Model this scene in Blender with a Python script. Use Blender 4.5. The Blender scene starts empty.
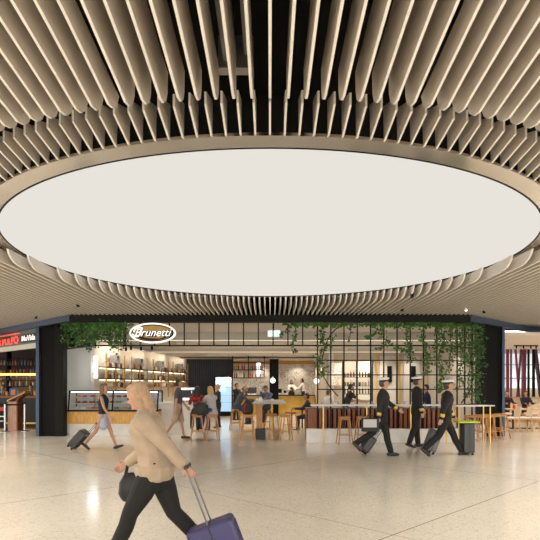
import bpy, bmesh, math, random
from mathutils import Vector, Matrix
random.seed(7)
C = bpy.context.scene
COL = C.collection
PI = math.pi
F = 531.0
EYE = 1.65

# ---------------------------------------------------------------- camera, world, exposure
cam = bpy.data.cameras.new('camera'); camo = bpy.data.objects.new('camera', cam); COL.objects.link(camo)
cam.sensor_width = 36; cam.lens = 36*F/540; cam.shift_y = 115/540.0
camo.location = (0, 0, EYE); camo.rotation_euler = (PI/2, 0, 0)
cam.clip_end = 200
C.camera = camo
w = bpy.data.worlds.new('hall_light'); C.world = w; w.use_nodes = True
bg = w.node_tree.nodes['Background']; bg.inputs[0].default_value = (1.0, .96, .89, 1); bg.inputs[1].default_value = 2.6
C.view_settings.view_transform = 'Standard'; C.view_settings.look = 'None'
C.view_settings.gamma = 1; C.view_settings.exposure = 0.0
try: C.cycles.use_denoising = True
except Exception: pass
try:
    C.cycles.max_bounces = 10; C.cycles.diffuse_bounces = 5
    C.cycles.sample_clamp_indirect = 4
except Exception: pass

def lamp(name, kind, loc, energy, color=(1,.9,.75), rot=(0,0,0), size=.3, size_y=None, angle=None, blend=.6):
    l = bpy.data.lights.new(name, kind); l.energy = energy; l.color = color
    if kind == 'AREA':
        l.size = size
        if size_y: l.shape = 'RECTANGLE'; l.size_y = size_y
    elif kind == 'SPOT':
        l.shadow_soft_size = size; l.spot_size = angle or 2.2; l.spot_blend = blend
    else: l.shadow_soft_size = size
    o = bpy.data.objects.new(name, l); o.location = loc; o.rotation_euler = rot; COL.objects.link(o); return o

# broad fill light added behind the photographer, as if from unseen glazing
lamp('hall_fill_light', 'AREA', (0, -13, 4.0), 2400, (1,.95,.88), (math.radians(82),0,0), 26, 6)
# downward spots added to brighten the rooms: hall (in the baffle ceiling), cafe, left-hand bar, right-hand eatery
DOWN = []
def downlight(x, y, z, e, col=(1,.93,.83), ang=2.15):
    lamp('added_spot', 'SPOT', (x, y, z), e, col, (0,0,0), .08, angle=ang, blend=.8); DOWN.append((x, y, z))
for x, y in ((-3.6,5.2),(3.6,5.2),(-5.6,8.5),(5.6,8.5),(-7.2,12),(7.2,12),(-10,10),(10,10),(-9.6,15.4),(9.6,15.4),(-6.4,1.5),(6.4,1.5),(-2.6,.5),(2.6,.5),(0,-1.5),(-5,-3),(5,-3),(-10,4),(10,4)):
    downlight(x, y, 3.60, 640)  # hall spots, all out of view, added to lift the floor brightness
for y in (16.6,18.8): 
    for x in (-5.2,-2.2,.8,3.8): downlight(x, y, 3.58, 150, (1,.90,.78))
for y in (21,23.2):
    for x in (-3.6,-.9,1.8,4.6): downlight(x, y, 3.26, 190, (1,.90,.77))
for x in (-3,-1,1,2.2): downlight(x, 26, 3.08, 180, (1,.85,.66))
for x in (-3.6,-1.4,.8,2.0): downlight(x, 29.1, 3.0, 210, (1,.82,.60))
for x in (-2.6,-.4,1.6): downlight(x, 30.5, 3.0, 75, (1,.86,.68))
for x in (3.4,5.0,6.4): downlight(x, 23.8, 3.2, 110)
downlight(6.3, 18.2, 3.58, 160); downlight(6.6, 20.6, 3.26, 160)
for x, y in ((-9.4,20.2),(-11,21.5),(-8.6,22.5)): downlight(x, y, 3.26, 45, (1,.72,.48))
for x, y in ((8.6,19.2),(10.6,19.6),(9,22),(11.5,22),(10,24.4),(12.5,24.6)): downlight(x, y, 3.26, 190, (1,.88,.74))

def PX(px, d): return (px-270)/F*d
def PZ(py, d): return EYE + (385-py)/F*d

# ---------------------------------------------------------------- materials
MATS = {}
def mat(name, col, rough=.5, metal=0, var=0.0, scale=20, bump=0, emit=None, estr=1, trans=0, alpha=1, stretch=None, spec=None):
    if name in MATS: return MATS[name]
    m = bpy.data.materials.new(name); m.use_nodes = True; nt = m.node_tree; b = nt.nodes['Principled BSDF']
    b.inputs['Base Color'].default_value = (*col, 1); b.inputs['Roughness'].default_value = rough
    b.inputs['Metallic'].default_value = metal
    if spec is not None: b.inputs['Specular IOR Level'].default_value = spec
    if trans: b.inputs['Transmission Weight'].default_value = trans
    if alpha < 1: b.inputs['Alpha'].default_value = alpha
    if emit: b.inputs['Emission Color'].default_value = (*emit, 1); b.inputs['Emission Strength'].default_value = estr
    if var or bump:
        tc = nt.nodes.new('ShaderNodeTexCoord'); mp = nt.nodes.new('ShaderNodeMapping')
        nt.links.new(tc.outputs['Object'], mp.inputs[0])
        if stretch: mp.inputs['Scale'].default_value = stretch
        n = nt.nodes.new('ShaderNodeTexNoise'); n.inputs['Scale'].default_value = scale; n.inputs['Detail'].default_value = 5
        nt.links.new(mp.outputs[0], n.inputs['Vector'])
        if var:
            r = nt.nodes.new('ShaderNodeValToRGB')
            r.color_ramp.elements[0].position = .3; r.color_ramp.elements[1].position = .7
            r.color_ramp.elements[0].color = (*[c*(1-var) for c in col], 1)
            r.color_ramp.elements[1].color = (*[min(1, c*(1+var)) for c in col], 1)
            nt.links.new(n.outputs[0], r.inputs[0]); nt.links.new(r.outputs[0], b.inputs['Base Color'])
        if bump:
            bp = nt.nodes.new('ShaderNodeBump'); bp.inputs['Strength'].default_value = bump; bp.inputs['Distance'].default_value = .01
            nt.links.new(n.outputs[0], bp.inputs['Height']); nt.links.new(bp.outputs[0], b.inputs['Normal'])
    MATS[name] = m; return m

def glass(name, col=(.9,.95,.95), a=.12):
    if name in MATS: return MATS[name]
    m = bpy.data.materials.new(name); m.use_nodes = True; nt = m.node_tree; nt.nodes.clear()
    out = nt.nodes.new('ShaderNodeOutputMaterial'); t = nt.nodes.new('ShaderNodeBsdfTransparent'); g = nt.nodes.new('ShaderNodeBsdfGlossy')
    g.inputs['Roughness'].default_value = .03; g.inputs['Color'].default_value = (*col,1); t.inputs[0].default_value = (*[.85+.15*c for c in col],1)
    fr = nt.nodes.new('ShaderNodeFresnel'); fr.inputs[0].default_value = 1.4
    mx = nt.nodes.new('ShaderNodeMixShader'); nt.links.new(fr.outputs[0], mx.inputs[0]); nt.links.new(t.outputs[0], mx.inputs[1]); nt.links.new(g.outputs[0], mx.inputs[2])
    nt.links.new(mx.outputs[0], out.inputs[0]); MATS[name] = m; return m

M = dict(
 fin = mat('baffle_timber', (.56,.505,.435), .5, 0, .06, 6, 0, stretch=(1,.4,8)),
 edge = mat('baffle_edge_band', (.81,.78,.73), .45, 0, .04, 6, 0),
 plenum = mat('plenum_black', (.008,.008,.008), .9),
 duct = mat('duct_grey', (.05,.048,.045), .5, .3, .1),
 rim = mat('polished_rim', (.74,.70,.65), .16, 1, .05, 2),
 beam = mat('beam_dark', (.007,.006,.004), .6, 0, .2, 5, spec=.2),
 blue = mat('fascia_blue_steel', (.045,.07,.125), .35, .3, .1, 4),
 black = mat('black_panel', (.004,.0036,.003), .55, 0, .1, 3, spec=.15),
 steelblk = mat('black_steel', (.004,.004,.0045), .5, .0, spec=.2),
 wood = mat('oak', (.50,.24,.09), .5, 0, .25, 12, 0, stretch=(4,4,.6)),
 woodl = mat('oak_light', (.62,.38,.18), .5, 0, .2, 12, 0, stretch=(4,4,.6)),
 redwood = mat('red_timber', (.28,.085,.03), .45, 0, .35, 14, 0, stretch=(5,1,.3)),
 brass = mat('brass', (.62,.40,.12), .3, .85, .1, 5),
 brassp = mat('brass_panel', (.50,.31,.06), .38, .45, .25, 1.5),
 gold = mat('gold_trim', (.65,.42,.08), .35, .6),
 white = mat('white_stone', (.80,.78,.74), .35, 0, .06, 5),
 plaster = mat('plaster_white', (.70,.67,.62), .7, 0, .04, 2),
 greige = mat('greige_panel', (.46,.41,.35), .6, 0, .05, 2),
 navy = mat('navy_cladding', (.020,.026,.045), .6, 0, .2, 3),
 chrome = mat('chrome', (.45,.45,.46), .25, 1),
 dgrey = mat('dark_grey', (.05,.05,.055), .5),
 leaf = mat('leaf', (.055,.15,.03), .5, 0, .55, 3, 0),
 stem = mat('vine_stem', (.02,.014,.008), .8),
 cream = mat('cream_upholstery', (.72,.60,.44), .7, 0, .05),
 maroon = mat('maroon_paint', (.16,.012,.025), .4),
 porcelain = mat('porcelain', (.82,.81,.78), .25),
 tglass = glass('clear_glass'),
 lit = mat('lit_diffuser', (.9,.9,.9), .5, emit=(1,.93,.8), estr=4),
 skin = mat('skin', (.50,.27,.18), .55, 0, .06, 10),
 skin2 = mat('skin_tan', (.33,.16,.10), .55, 0, .06, 10),
 eye = mat('eye_dark', (.02,.015,.012), .2),
 lip = mat('lip', (.35,.10,.08), .5),
)

# ---------------------------------------------------------------- mesh building
class MB:
    def __init__(s): s.v = []; s.f = []
    def add(s, vs, fs):
        n = len(s.v); s.v += [tuple(v) for v in vs]; s.f += [tuple(i+n for i in f) for f in fs]; return s
    def box(s, x0, x1, y0, y1, z0, z1):
        return s.add([(x0,y0,z0),(x1,y0,z0),(x1,y1,z0),(x0,y1,z0),(x0,y0,z1),(x1,y0,z1),(x1,y1,z1),(x0,y1,z1)],
                     [(0,3,2,1),(4,5,6,7),(0,1,5,4),(1,2,6,5),(2,3,7,6),(3,0,4,7)])
    def cbox(s, c, d): return s.box(c[0]-d[0]/2, c[0]+d[0]/2, c[1]-d[1]/2, c[1]+d[1]/2, c[2]-d[2]/2, c[2]+d[2]/2)
    def seg(s, p0, p1, z0, z1, t):      # upright slab along a plan line
        a = Vector((p0[0],p0[1])); b = Vector((p1[0],p1[1])); n = (b-a).normalized(); n = Vector((-n.y, n.x))*t/2
        q = [a+n, b+n, b-n, a-n]
        return s.add([(p.x,p.y,z0) for p in q]+[(p.x,p.y,z1) for p in q], [(0,1,2,3),(7,6,5,4),(0,4,5,1),(1,5,6,2),(2,6,7,3),(3,7,4,0)])
    def lathe(s, prof, c=(0,0,0), n=16, cap=True):
        vs = []; fs = []
        for r, z in prof:
            for i in range(n): a = 2*PI*i/n; vs.append((c[0]+r*math.cos(a), c[1]+r*math.sin(a), c[2]+z))
        for k in range(len(prof)-1):
            for i in range(n): j = (i+1)%n; fs.append((k*n+i, k*n+j, (k+1)*n+j, (k+1)*n+i))
        if cap: fs.append(tuple(range(n-1,-1,-1))); fs.append(tuple((len(prof)-1)*n+i for i in range(n)))
        return s.add(vs, fs)
    def cyl(s, c, r, h, n=16): return s.lathe([(r,0),(r,h)], c, n)
    def loft(s, pts, rad, side=(0,1,0), n=10, round_ends=True):
        """tube through pts; rad = [(front, lateral)] or [r]"""
        P = [Vector(p) for p in pts]; R = [(r, r) if not isinstance(r, (tuple, list)) else tuple(r) for r in rad]
        T = []
        for i in range(len(P)):
            a = P[max(0,i-1)]; b = P[min(len(P)-1,i+1)]; T.append((b-a).normalized())
        if round_ends:
            def capp(p, r, t, sg):
                rr = min(r); return [(p+t*sg*rr*.5, (r[0]*.86, r[1]*.86)), (p+t*sg*rr*.87, (r[0]*.5, r[1]*.5)), (p+t*sg*rr*.98, (r[0]*.15, r[1]*.15))]
            A = capp(P[0], R[0], T[0], -1)[::-1]; B = capp(P[-1], R[-1], T[-1], 1)
            P = [a[0] for a in A]+P+[b[0] for b in B]; R = [a[1] for a in A]+R+[b[1] for b in B]
            T = [T[0]]*3+T+[T[-1]]*3
        S0 = Vector(side); vs = []; fs = []
        for p, r, t in zip(P, R, T):
            sd = S0 - t*S0.dot(t)
            if sd.length < .05: sd = Vector((1,0,0)) - t*t.x
            sd.normalize(); fr = sd.cross(t)
            for i in range(n):
                a = 2*PI*i/n; vs.append(p + fr*(r[0]*math.cos(a)) + sd*(r[1]*math.sin(a)))
        for k in range(len(P)-1):
            for i in range(n): j = (i+1)%n; fs.append((k*n+i, k*n+j, (k+1)*n+j, (k+1)*n+i))
        fs.append(tuple(range(n-1,-1,-1))); fs.append(tuple((len(P)-1)*n+i for i in range(n)))
        return s.add(vs, fs)
    def ball(s, c, r, n=14, m=9):
        if not isinstance(r, (tuple, list)): r = (r,r,r)
        vs = [(c[0],c[1],c[2]-r[2])]; fs = []
        for k in range(1, m):
            t = PI*k/m
            for i in range(n): a = 2*PI*i/n; vs.append((c[0]+r[0]*math.sin(t)*math.cos(a), c[1]+r[1]*math.sin(t)*math.sin(a), c[2]-r[2]*math.cos(t)))
        vs.append((c[0],c[1],c[2]+r[2])); top = len(vs)-1
        for i in range(n): fs.append((0, 1+(i+1)%n, 1+i)); fs.append((top, top-n+i, top-n+(i+1)%n))
        for k in range(m-2):
            for i in range(n): j = (i+1)%n; a = 1+k*n; fs.append((a+i, a+j, a+n+j, a+n+i))
        return s.add(vs, fs)
    def prism_x(s, prof, x0, x1):       # profile in (y,z)
        n = len(prof)
        return s.add([(x0,y,z) for y,z in prof]+[(x1,y,z) for y,z in prof],
                     [tuple(range(n-1,-1,-1)), tuple(range(n,2*n))]+[(i,(i+1)%n,n+(i+1)%n,n+i) for i in range(n)])
    def prism_y(s, prof, y0, y1):       # profile in (x,z)
        n = len(prof)
        return s.add([(x,y0,z) for x,z in prof]+[(x,y1,z) for x,z in prof],
                     [tuple(range(n)), tuple(range(2*n-1,n-1,-1))]+[(i,n+i,n+(i+1)%n,(i+1)%n) for i in range(n)])
    def rot(s, a, c=(0,0,0), axis='Z', start=0):
        R = Matrix.Rotation(a, 3, axis); c = Vector(c)
        s.v[start:] = [tuple(R @ (Vector(v)-c) + c) for v in s.v[start:]]; return s
    def build(s, name, m, parent=None, loc=None, smooth=False, bevel=0, rz=0):
        me = bpy.data.meshes.new(name); me.from_pydata(s.v, [], s.f); me.update()
        bm = bmesh.new(); bm.from_mesh(me); bmesh.ops.recalc_face_normals(bm, faces=bm.faces)
        if bevel: bmesh.ops.bevel(bm, geom=list(bm.edges), offset=bevel, segments=2, affect='EDGES', profile=.5, clamp_overlap=True)
        bm.to_mesh(me); bm.free()
        if smooth:
            for p in me.polygons: p.use_smooth = True
        if m: me.materials.append(m)
        o = bpy.data.objects.new(name, me); COL.objects.link(o)
        if parent: o.parent = parent
        if loc: o.location = loc
        if rz: o.rotation_euler.z = rz
        return o

def empty(name, loc=(0,0,0), rz=0):
    o = bpy.data.objects.new(name, None); o.empty_display_size = .1; COL.objects.link(o); o.location = loc; o.rotation_euler.z = rz; return o
def tag(o, label, cat, group=None, kind=None):
    o['label'] = label; o['category'] = cat
    if group: o['group'] = group
    if kind: o['kind'] = kind
    return o
def thing(name, label, cat, loc=(0,0,0), rz=0, group=None): return tag(empty(name, loc, rz), label, cat, group)
def struct(o, parent=None):
    o['kind'] = 'structure'; return o
def children_of(o): return [c for c in bpy.data.objects if c.parent == o]
def dup(o, loc, rz=None, label=None, kids=None):
    def cp(a, par):
        c = a.copy(); COL.objects.link(c)
        if par: c.parent = par
        for ch in a.children: cp(ch, c)
        return c
    r = cp(o, None); r.location = loc
    if rz is not None: r.rotation_euler.z = rz
    if label: r['label'] = label
    return r
def remesh(o, voxel, smooth=4):
    md = o.modifiers.new('r', 'REMESH'); md.mode = 'VOXEL'; md.voxel_size = voxel; md.use_smooth_shade = True
    sm = o.modifiers.new('s', 'SMOOTH'); sm.iterations = smooth; sm.factor = .5
    dg = bpy.context.evaluated_depsgraph_get(); dg.update()
    me = bpy.data.meshes.new_from_object(o.evaluated_get(dg)); old = o.data
    o.modifiers.clear(); o.data = me
    for p in me.polygons: p.use_smooth = True
    if not me.materials and old.materials: me.materials.append(old.materials[0])
    return o
def text_mesh(txt, size, m, name, parent=None, depth=.01, shear=0, bold=0, loc=(0,0,0), rot=(PI/2,0,0), width=None):
    cu = bpy.data.curves.new('t', 'FONT'); cu.body = txt; cu.size = size; cu.shear = shear; cu.extrude = depth; cu.offset = bold
    cu.align_x = 'CENTER'; cu.align_y = 'CENTER'
    t = bpy.data.objects.new('t', cu); COL.objects.link(t)
    dg = bpy.context.evaluated_depsgraph_get(); dg.update()
    me = bpy.data.meshes.new_from_object(t.evaluated_get(dg)); bpy.data.objects.remove(t)
    me.materials.clear(); me.materials.append(m)
    if width:
        xs = [v.co.x for v in me.vertices]; k = width/(max(xs)-min(xs))
        for v in me.vertices: v.co.x *= k
    o = bpy.data.objects.new(name, me); COL.objects.link(o); o.location = loc; o.rotation_euler = rot
    if parent: o.parent = parent
    return o

# ================================================================ THE SETTING
# floor: polished terrazzo laid in large diagonal tiles
def floor_mat():
    m = bpy.data.materials.new('terrazzo'); m.use_nodes = True; nt = m.node_tree; b = nt.nodes['Principled BSDF']; L = nt.links.new
    tc = nt.nodes.new('ShaderNodeTexCoord')
    v = nt.nodes.new('ShaderNodeTexVoronoi'); v.inputs['Scale'].default_value = 60; L(tc.outputs['Object'], v.inputs['Vector'])
    r = nt.nodes.new('ShaderNodeValToRGB'); e = r.color_ramp.elements
    e[0].position = 0; e[0].color = (.40,.34,.27,1); e[1].position = 1; e[1].color = (.85,.79,.69,1)
    e2 = r.color_ramp.elements.new(.25); e2.color = (.71,.64,.53,1); e3 = r.color_ramp.elements.new(.8); e3.color = (.76,.69,.58,1)
    L(v.outputs['Color'], r.inputs[0])
    n = nt.nodes.new('ShaderNodeTexNoise'); n.inputs['Scale'].default_value = .6; n.inputs['Detail'].default_value = 6; L(tc.outputs['Object'], n.inputs['Vector'])
    mr = nt.nodes.new('ShaderNodeMapRange'); mr.inputs[3].default_value = .86; mr.inputs[4].default_value = 1.06; L(n.outputs[0], mr.inputs[0])
    mul = nt.nodes.new('ShaderNodeVectorMath'); mul.operation = 'SCALE'; L(r.outputs[0], mul.inputs[0]); L(mr.outputs[0], mul.inputs[3])
    sx = nt.nodes.new('ShaderNodeSeparateXYZ'); L(tc.outputs['Object'], sx.inputs[0])
    def math_(op, a, b_=None):
        q = nt.nodes.new('ShaderNodeMath'); q.operation = op
        for i, x in enumerate((a, b_)):
            if x is None: continue
            if isinstance(x, (int, float)): q.inputs[i].default_value = x
            else: L(x, q.inputs[i])
        return q.outputs[0]
    joints = []
    for op, off, per, wd in (('SUBTRACT', 4.5+60, 1.1, .006), ('ADD', -7.2+60, 1.1, .006), ('SUBTRACT', 4.5+66, 6.6, .018), ('ADD', -7.2+66, 6.6, .012)):
        s_ = math_(op, sx.outputs[0], sx.outputs[1]); s_ = math_('ADD', s_, off); s_ = math_('MODULO', s_, per)
        joints.append(math_('MAXIMUM', math_('LESS_THAN', s_, wd), math_('GREATER_THAN', s_, per-.002)))
    j = math_('MAXIMUM', math_('MULTIPLY', math_('MAXIMUM', joints[0], joints[1]), .25), math_('MULTIPLY', math_('MAXIMUM', joints[2], joints[3]), .85))
    mx = nt.nodes.new('ShaderNodeMix'); mx.data_type = 'RGBA'; L(j, mx.inputs[0]); L(mul.outputs[0], mx.inputs[6]); mx.inputs[7].default_value = (.10,.07,.05,1)
    L(mx.outputs[2], b.inputs['Base Color'])
    rr = nt.nodes.new('ShaderNodeMapRange'); rr.inputs[3].default_value = .10; rr.inputs[4].default_value = .2; L(n.outputs[0], rr.inputs[0]); L(rr.outputs[0], b.inputs['Roughness'])
    b.inputs['Specular IOR Level'].default_value = .6
    return m
struct(MB().box(-30, 30, -16, 34, -.2, 0).build('floor', floor_mat()))

# ceiling: black plenum, hung with deep timber baffles all running one way
DC = 9.26                                     # plan distance of the luminous disc's centre
ceil_o = struct(MB().box(-15, 15, -7, 20, 5.4, 5.5).build('ceiling', M['plenum']))
mb = MB(); mb.box(-15,-14.9,-7,20,3.7,5.4); mb.box(14.9,15,-7,20,3.7,5.4); mb.box(-15,15,-7.1,-7,3.7,5.4); mb.box(-15,15,19.9,20,3.7,5.4)
struct(mb.build('ceiling_skirt', M['plenum'], ceil_o))
mb = MB()
for x0, z in ((-3.2,4.9),(1.9,5.0),(6.5,4.9),(-8,4.9)): mb.box(x0, x0+.6, -6, 14, z, z+.35)
mb.build('air_duct', M['duct'], ceil_o)
MB().box(-.36,-.26,-4,4.15,4.15,4.25).box(-.20,-.15,-4,4.15,4.2,4.3).box(-.40,-.13,4.1,4.2,4.1,4.35).build('hanging_rail', mat('rail_grey',(.22,.21,.2),.4,.5), ceil_o)

S = .133; T = .0095; ZF = 3.66
def front_line(x):                            # plan line of the shopfront header
    ax = abs(x); return 15.22 if ax < 5.7 else 15.22+(ax-5.7)*.96
def rise(x, y):
    r = math.hypot(x, y-DC); return .10*min(1, abs(x)/1.0)*max(0, r-5.35)
far = MB(); RN = 5.23
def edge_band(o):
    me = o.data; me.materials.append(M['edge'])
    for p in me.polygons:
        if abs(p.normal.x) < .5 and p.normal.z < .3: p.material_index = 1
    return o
for n in range(-105, 106):
    X = n*S
    if abs(X) > 14: continue
    yend = front_line(X)
    depth = .34
    if abs(X) < RN:
        yt = DC-math.sqrt(RN**2-X*X)
        dd = .2 if n in (-9, 9) else depth
        z0 = 3.72
        ys = [-6, -3, 0, 1, 2, 2.6, 3.2]
        ys = [y for y in ys if y < yt-.38]+[yt-.34]
        prof = [(y, z0+rise(X, y)) for y in ys]
        prof += [(yt-.24, z0+.008), (yt-.13, z0+.035), (yt-.05, z0+.09), (yt, z0+.18), (yt+.01, z0+dd)]
        prof += [(y, z0+dd+rise(X, y)) for y in ys[::-1]]
        mb = MB().prism_x(prof, X-T, X+T)
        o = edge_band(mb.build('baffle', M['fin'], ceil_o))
        if abs(X) < 4.05: ys_ = DC+math.sqrt(4.05**2-X*X)
        else: ys_ = max(DC-(abs(X)-4.05)*3.2, yt+.3)
    else: ys_ = -6
    if yend > ys_+.2:
        if ys_ > 0:
            yo = DC+(math.sqrt(4.6**2-X*X) if abs(X) < 4.6 else 0)
            prof = [(max(yo, ys_+.5), ZF+depth), (max(yo, ys_+.5), ZF+.20), (ys_, ZF+.20), (ys_+.04, ZF+.135), (ys_+.11, ZF+.075), (ys_+.22, ZF+.03), (ys_+.34, ZF+.008), (ys_+.45, ZF), (yend, ZF), (yend, ZF+depth)]
        else: prof = [(ys_, ZF+depth), (ys_, ZF), (yend, ZF), (yend, ZF+depth)]
        far.prism_x(prof, X-.016, X+.016)
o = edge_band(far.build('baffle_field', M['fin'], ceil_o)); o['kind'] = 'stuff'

# luminous disc with polished rim and the short baffles fixed round it
lt = thing('ceiling_light', 'huge glowing oval-looking round white ceiling light with polished metal rim', 'ceiling light', (0, DC, 3.91))
em = bpy.data.materials.new('stretch_ceiling_glow'); em.use_nodes = True; nt = em.node_tree; nt.nodes.clear()
out = nt.nodes.new('ShaderNodeOutputMaterial'); e = nt.nodes.new('ShaderNodeEmission'); e.inputs[0].default_value = (1,.955,.875,1); e.inputs[1].default_value = .81
nt.links.new(e.outputs[0], out.inputs[0])
MB().lathe([(4.23,0),(4.23,.03)], (0,0,0), 160).build('diffuser', em, lt)
MB().lathe([(4.235,.03),(4.235,-.012),(4.25,-.018),(4.47,-.01),(4.47,.02),(4.235,.03)], (0,0,0), 160, cap=False).build('rim', M['rim'], lt, smooth=False)
MB().lathe([(4.222,0.0),(4.222,-.02),(4.236,-.02),(4.236,.0),(4.222,0.0)], (0,0,0), 160, cap=False).build('gasket', M['steelblk'], lt)
MB().lathe([(4.2,.13),(4.3,.45),(4.3,1.4)], (0,0,0), 64).build('housing', M['plenum'], lt)
for n in range(-34, 35):
    X = n*.133
    if abs(X) > 4.2: continue
    def yy(r): return -math.sqrt(max(0, r*r-X*X))
    a, b_ = yy(4.46), yy(4.92)
    prof = [(a, -.0), (b_, .05), (b_, .155), (yy(4.5)+.02, .32), (a+.02, .32)]
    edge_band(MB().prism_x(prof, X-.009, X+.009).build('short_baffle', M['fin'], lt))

mb = MB()
for i_, (x, y, z) in enumerate(DOWN):
    MB().lathe([(.06,0),(.09,0),(.09,.03),(.06,.16),(.06,0)], (x,y,z+.01), 16, cap=False).build('added_spot_trim', M['steelblk'] if y < 16 else M['plaster'], ceil_o)  # casings modelled around the added spots
# header beams
def steel_line(pts, z0, z1, t, m, name):
    mb = MB()
    for a, b_ in zip(pts[:-1], pts[1:]): mb.seg(a, b_, z0, z1, t)
    return struct(mb.build(name, m))
steel_line([(-5.75,15.34),(5.75,15.34)], 3.46, 3.72, .2, M['beam'], 'trim_1')
steel_line([(-9.95,19.4),(-5.72,15.32)], 3.50, 3.72, .16, M['blue'], 'trim_2')
steel_line([(9.95,19.4),(5.72,15.32)], 3.50, 3.72, .16, M['blue'], 'trim_3')
def slab(poly, z0, z1):
    n = len(poly); return MB().add([(x,y,z0) for x,y in poly]+[(x,y,z1) for x,y in poly], [tuple(range(n-1,-1,-1)), tuple(range(n,2*n))]+[(i,(i+1)%n,n+(i+1)%n,n+i) for i in range(n)])
struct(slab([(-5.7,15.45),(5.7,15.45),(9.9,19.5),(9.9,20),(-9.9,20),(-9.9,19.5)],3.74,3.78).build('ceiling_soffit', M['black']))
# end pillars
for i, (xa, xb, sg) in enumerate(((-7.42,-6.62,-1),(6.70,7.46,1))):
    p = struct(MB().box(xa, xb, 17.12, 17.34, 0, 3.72).build('wall_left_pillar' if sg < 0 else 'wall_right_pillar', M['black'], bevel=.004))
    c = MB()
    if sg < 0: c.box(-7.50,-7.40,17.0,17.13,0,3.5)
    else: c.box(7.44,7.52,17.0,17.13,0,3.5)
    c.build('corner_post', M['blue'], p)
    c = MB()
    if sg < 0: c.box(-6.9,-6.62,17.02,17.125,.02,3.5)
    else: c.box(6.7,6.95,17.02,17.125,.02,3.5)
    c.build('reveal_panel', M['beam'], p)

# shop shell
struct(MB().box(-8,13.5,31,31.1,0,3.8).build('wall_back', None))
def mural():
    m = bpy.data.materials.new('mural'); m.use_nodes = True; nt = m.node_tree; b = nt.nodes['Principled BSDF']; L = nt.links.new
    tc = nt.nodes.new('ShaderNodeTexCoord'); n = nt.nodes.new('ShaderNodeTexNoise'); n.inputs['Scale'].default_value = 1.4; n.inputs['Detail'].default_value = 9; n.inputs['Distortion'].default_value = 2.5
    L(tc.outputs['Object'], n.inputs['Vector'])
    r = nt.nodes.new('ShaderNodeValToRGB'); r.color_ramp.interpolation = 'CONSTANT'; el = r.color_ramp.elements
    el[0].color = (.78,.73,.66,1); el[0].position = 0; el[1].position = .415; el[1].color = (.16,.13,.11,1)
    for p, c in ((.43,(.80,.76,.70,1)),(.53,(.62,.54,.45,1)),(.57,(.20,.17,.15,1)),(.58,(.74,.68,.60,1)),(.65,(.30,.24,.19,1)),(.67,(.82,.78,.72,1))):
        k = el.new(p); k.color = c
    L(n.outputs[0], r.inputs[0]); L(r.outputs[0], b.inputs['Base Color']); b.inputs['Roughness'].default_value = .7
    return m
bpy.data.objects['wall_back'].data.materials.append(mural())
struct(MB().box(-5.6,9,30.9,31.0,2.86,3.06).build('trim_4', mat('amber_trim',(.55,.25,.03),.5)))
# left wall with stepped lit panels
lw = MB(); zs = [(-6.7,17.2,-6.25,18.2,3.3)]
pts = [(-6.02,18.0),(-5.75,20.0),(-5.38,22.6),(-5.0,25.2),(-4.55,28.6)]
for i in range(4):
    (x0,y0),(x1,y1) = pts[i], pts[i+1]
    ox = .10*i
    lw.seg((x0,y0),(x1,y1), 0, 3.16-.03*i, .12)
    lw.seg((x1-.12,y1),(x1+.08,y1), 0, 3.16-.03*i, .1)
struct(lw.build('wall_left', mat('warm_plaster',(.66,.60,.52),.7,0,.04,2)))
for i in range(4):
    (x0,y0),(x1,y1) = pts[i], pts[i+1]
    a = math.atan2(y1-y0, x1-x0)
    lamp('shelf_wall_light', 'AREA', ((x0+x1)/2+.45, (y0+y1)/2, 3.0), 8, (1,.86,.68), (0, math.radians(35), 0), .1, 2.2)
# white end panel beside the pillar
struct(MB().box(-6.98,-6.12,18.25,18.35,0,2.95).build('wall_end_panel', mat('pale_panel',(.62,.62,.60),.35,0,.05,1)))
# navy cladding, back left
nb = MB().box(-4.6,-2.0,28.6,28.7,0,3.06)
for k in range(26): nb.box(-4.6+k*.1,-4.55+k*.1,28.54,28.6,0,3.06)
struct(nb.build('wall_navy', M['navy']))
# right interior walls
rw = MB().box(2.6,7.3,24.5,24.6,0,3.6).box(7.28,7.36,17.4,24.6,0,3.7)
struct(rw.build('wall_right', M['greige']))
g = MB()
for px in (377,400,428,457): g.box(PX(px,24.4)-.03, PX(px,24.4)+.03, 24.42, 24.5, 0, 3.2)
struct(g.build('trim_5', M['gold']))
g = MB()
for px in (388,412,444,467): g.box(PX(px,24.4)-.36, PX(px,24.4)+.36, 24.44, 24.5, .3, 3.0)
struct(g.build('trim_6', mat('pale_curtain',(.60,.56,.50),.8,0,.08,3,stretch=(14,1,.2))))
# interior ceilings, stepping down
ic = MB()
ic = slab([(-5.0,15.75),(5.0,15.75),(6.55,17.35),(7.2,17.4),(7.2,20),(-7.2,20),(-7.2,17.4),(-6.55,17.35)],3.64,3.70)
ic.box(-7.4,7.4,20.0,20.1,3.30,3.70)
ic.box(-7.4,7.4,20.0,24.0,3.30,3.36)
ic.box(-7.4,7.4,24.0,24.1,3.12,3.36)
ic.box(-7.4,7.4,24.0,27.5,3.12,3.18)
ic.box(-7.4,7.4,27.5,27.6,3.02,3.18)
ic.box(-7.4,9,27.5,31.0,3.04,3.1)
struct(ic.build('ceiling_shop', mat('shop_ceiling',(.50,.47,.42),.7,0,.04,1)))
m_ledge = mat('ceiling_led', (.9,.85,.75), .5, emit=(1,.82,.6), estr=1.1)
struct(MB().box(-7.2,7.2,19.97,20.0,3.31,3.335).box(-7.2,7.2,23.97,24.0,3.13,3.15).build('trim_7', m_ledge))
struct(MB().box(2.54,2.60,24.4,31,0,3.1).build('wall_kitchen_return', M['greige']))

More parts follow.
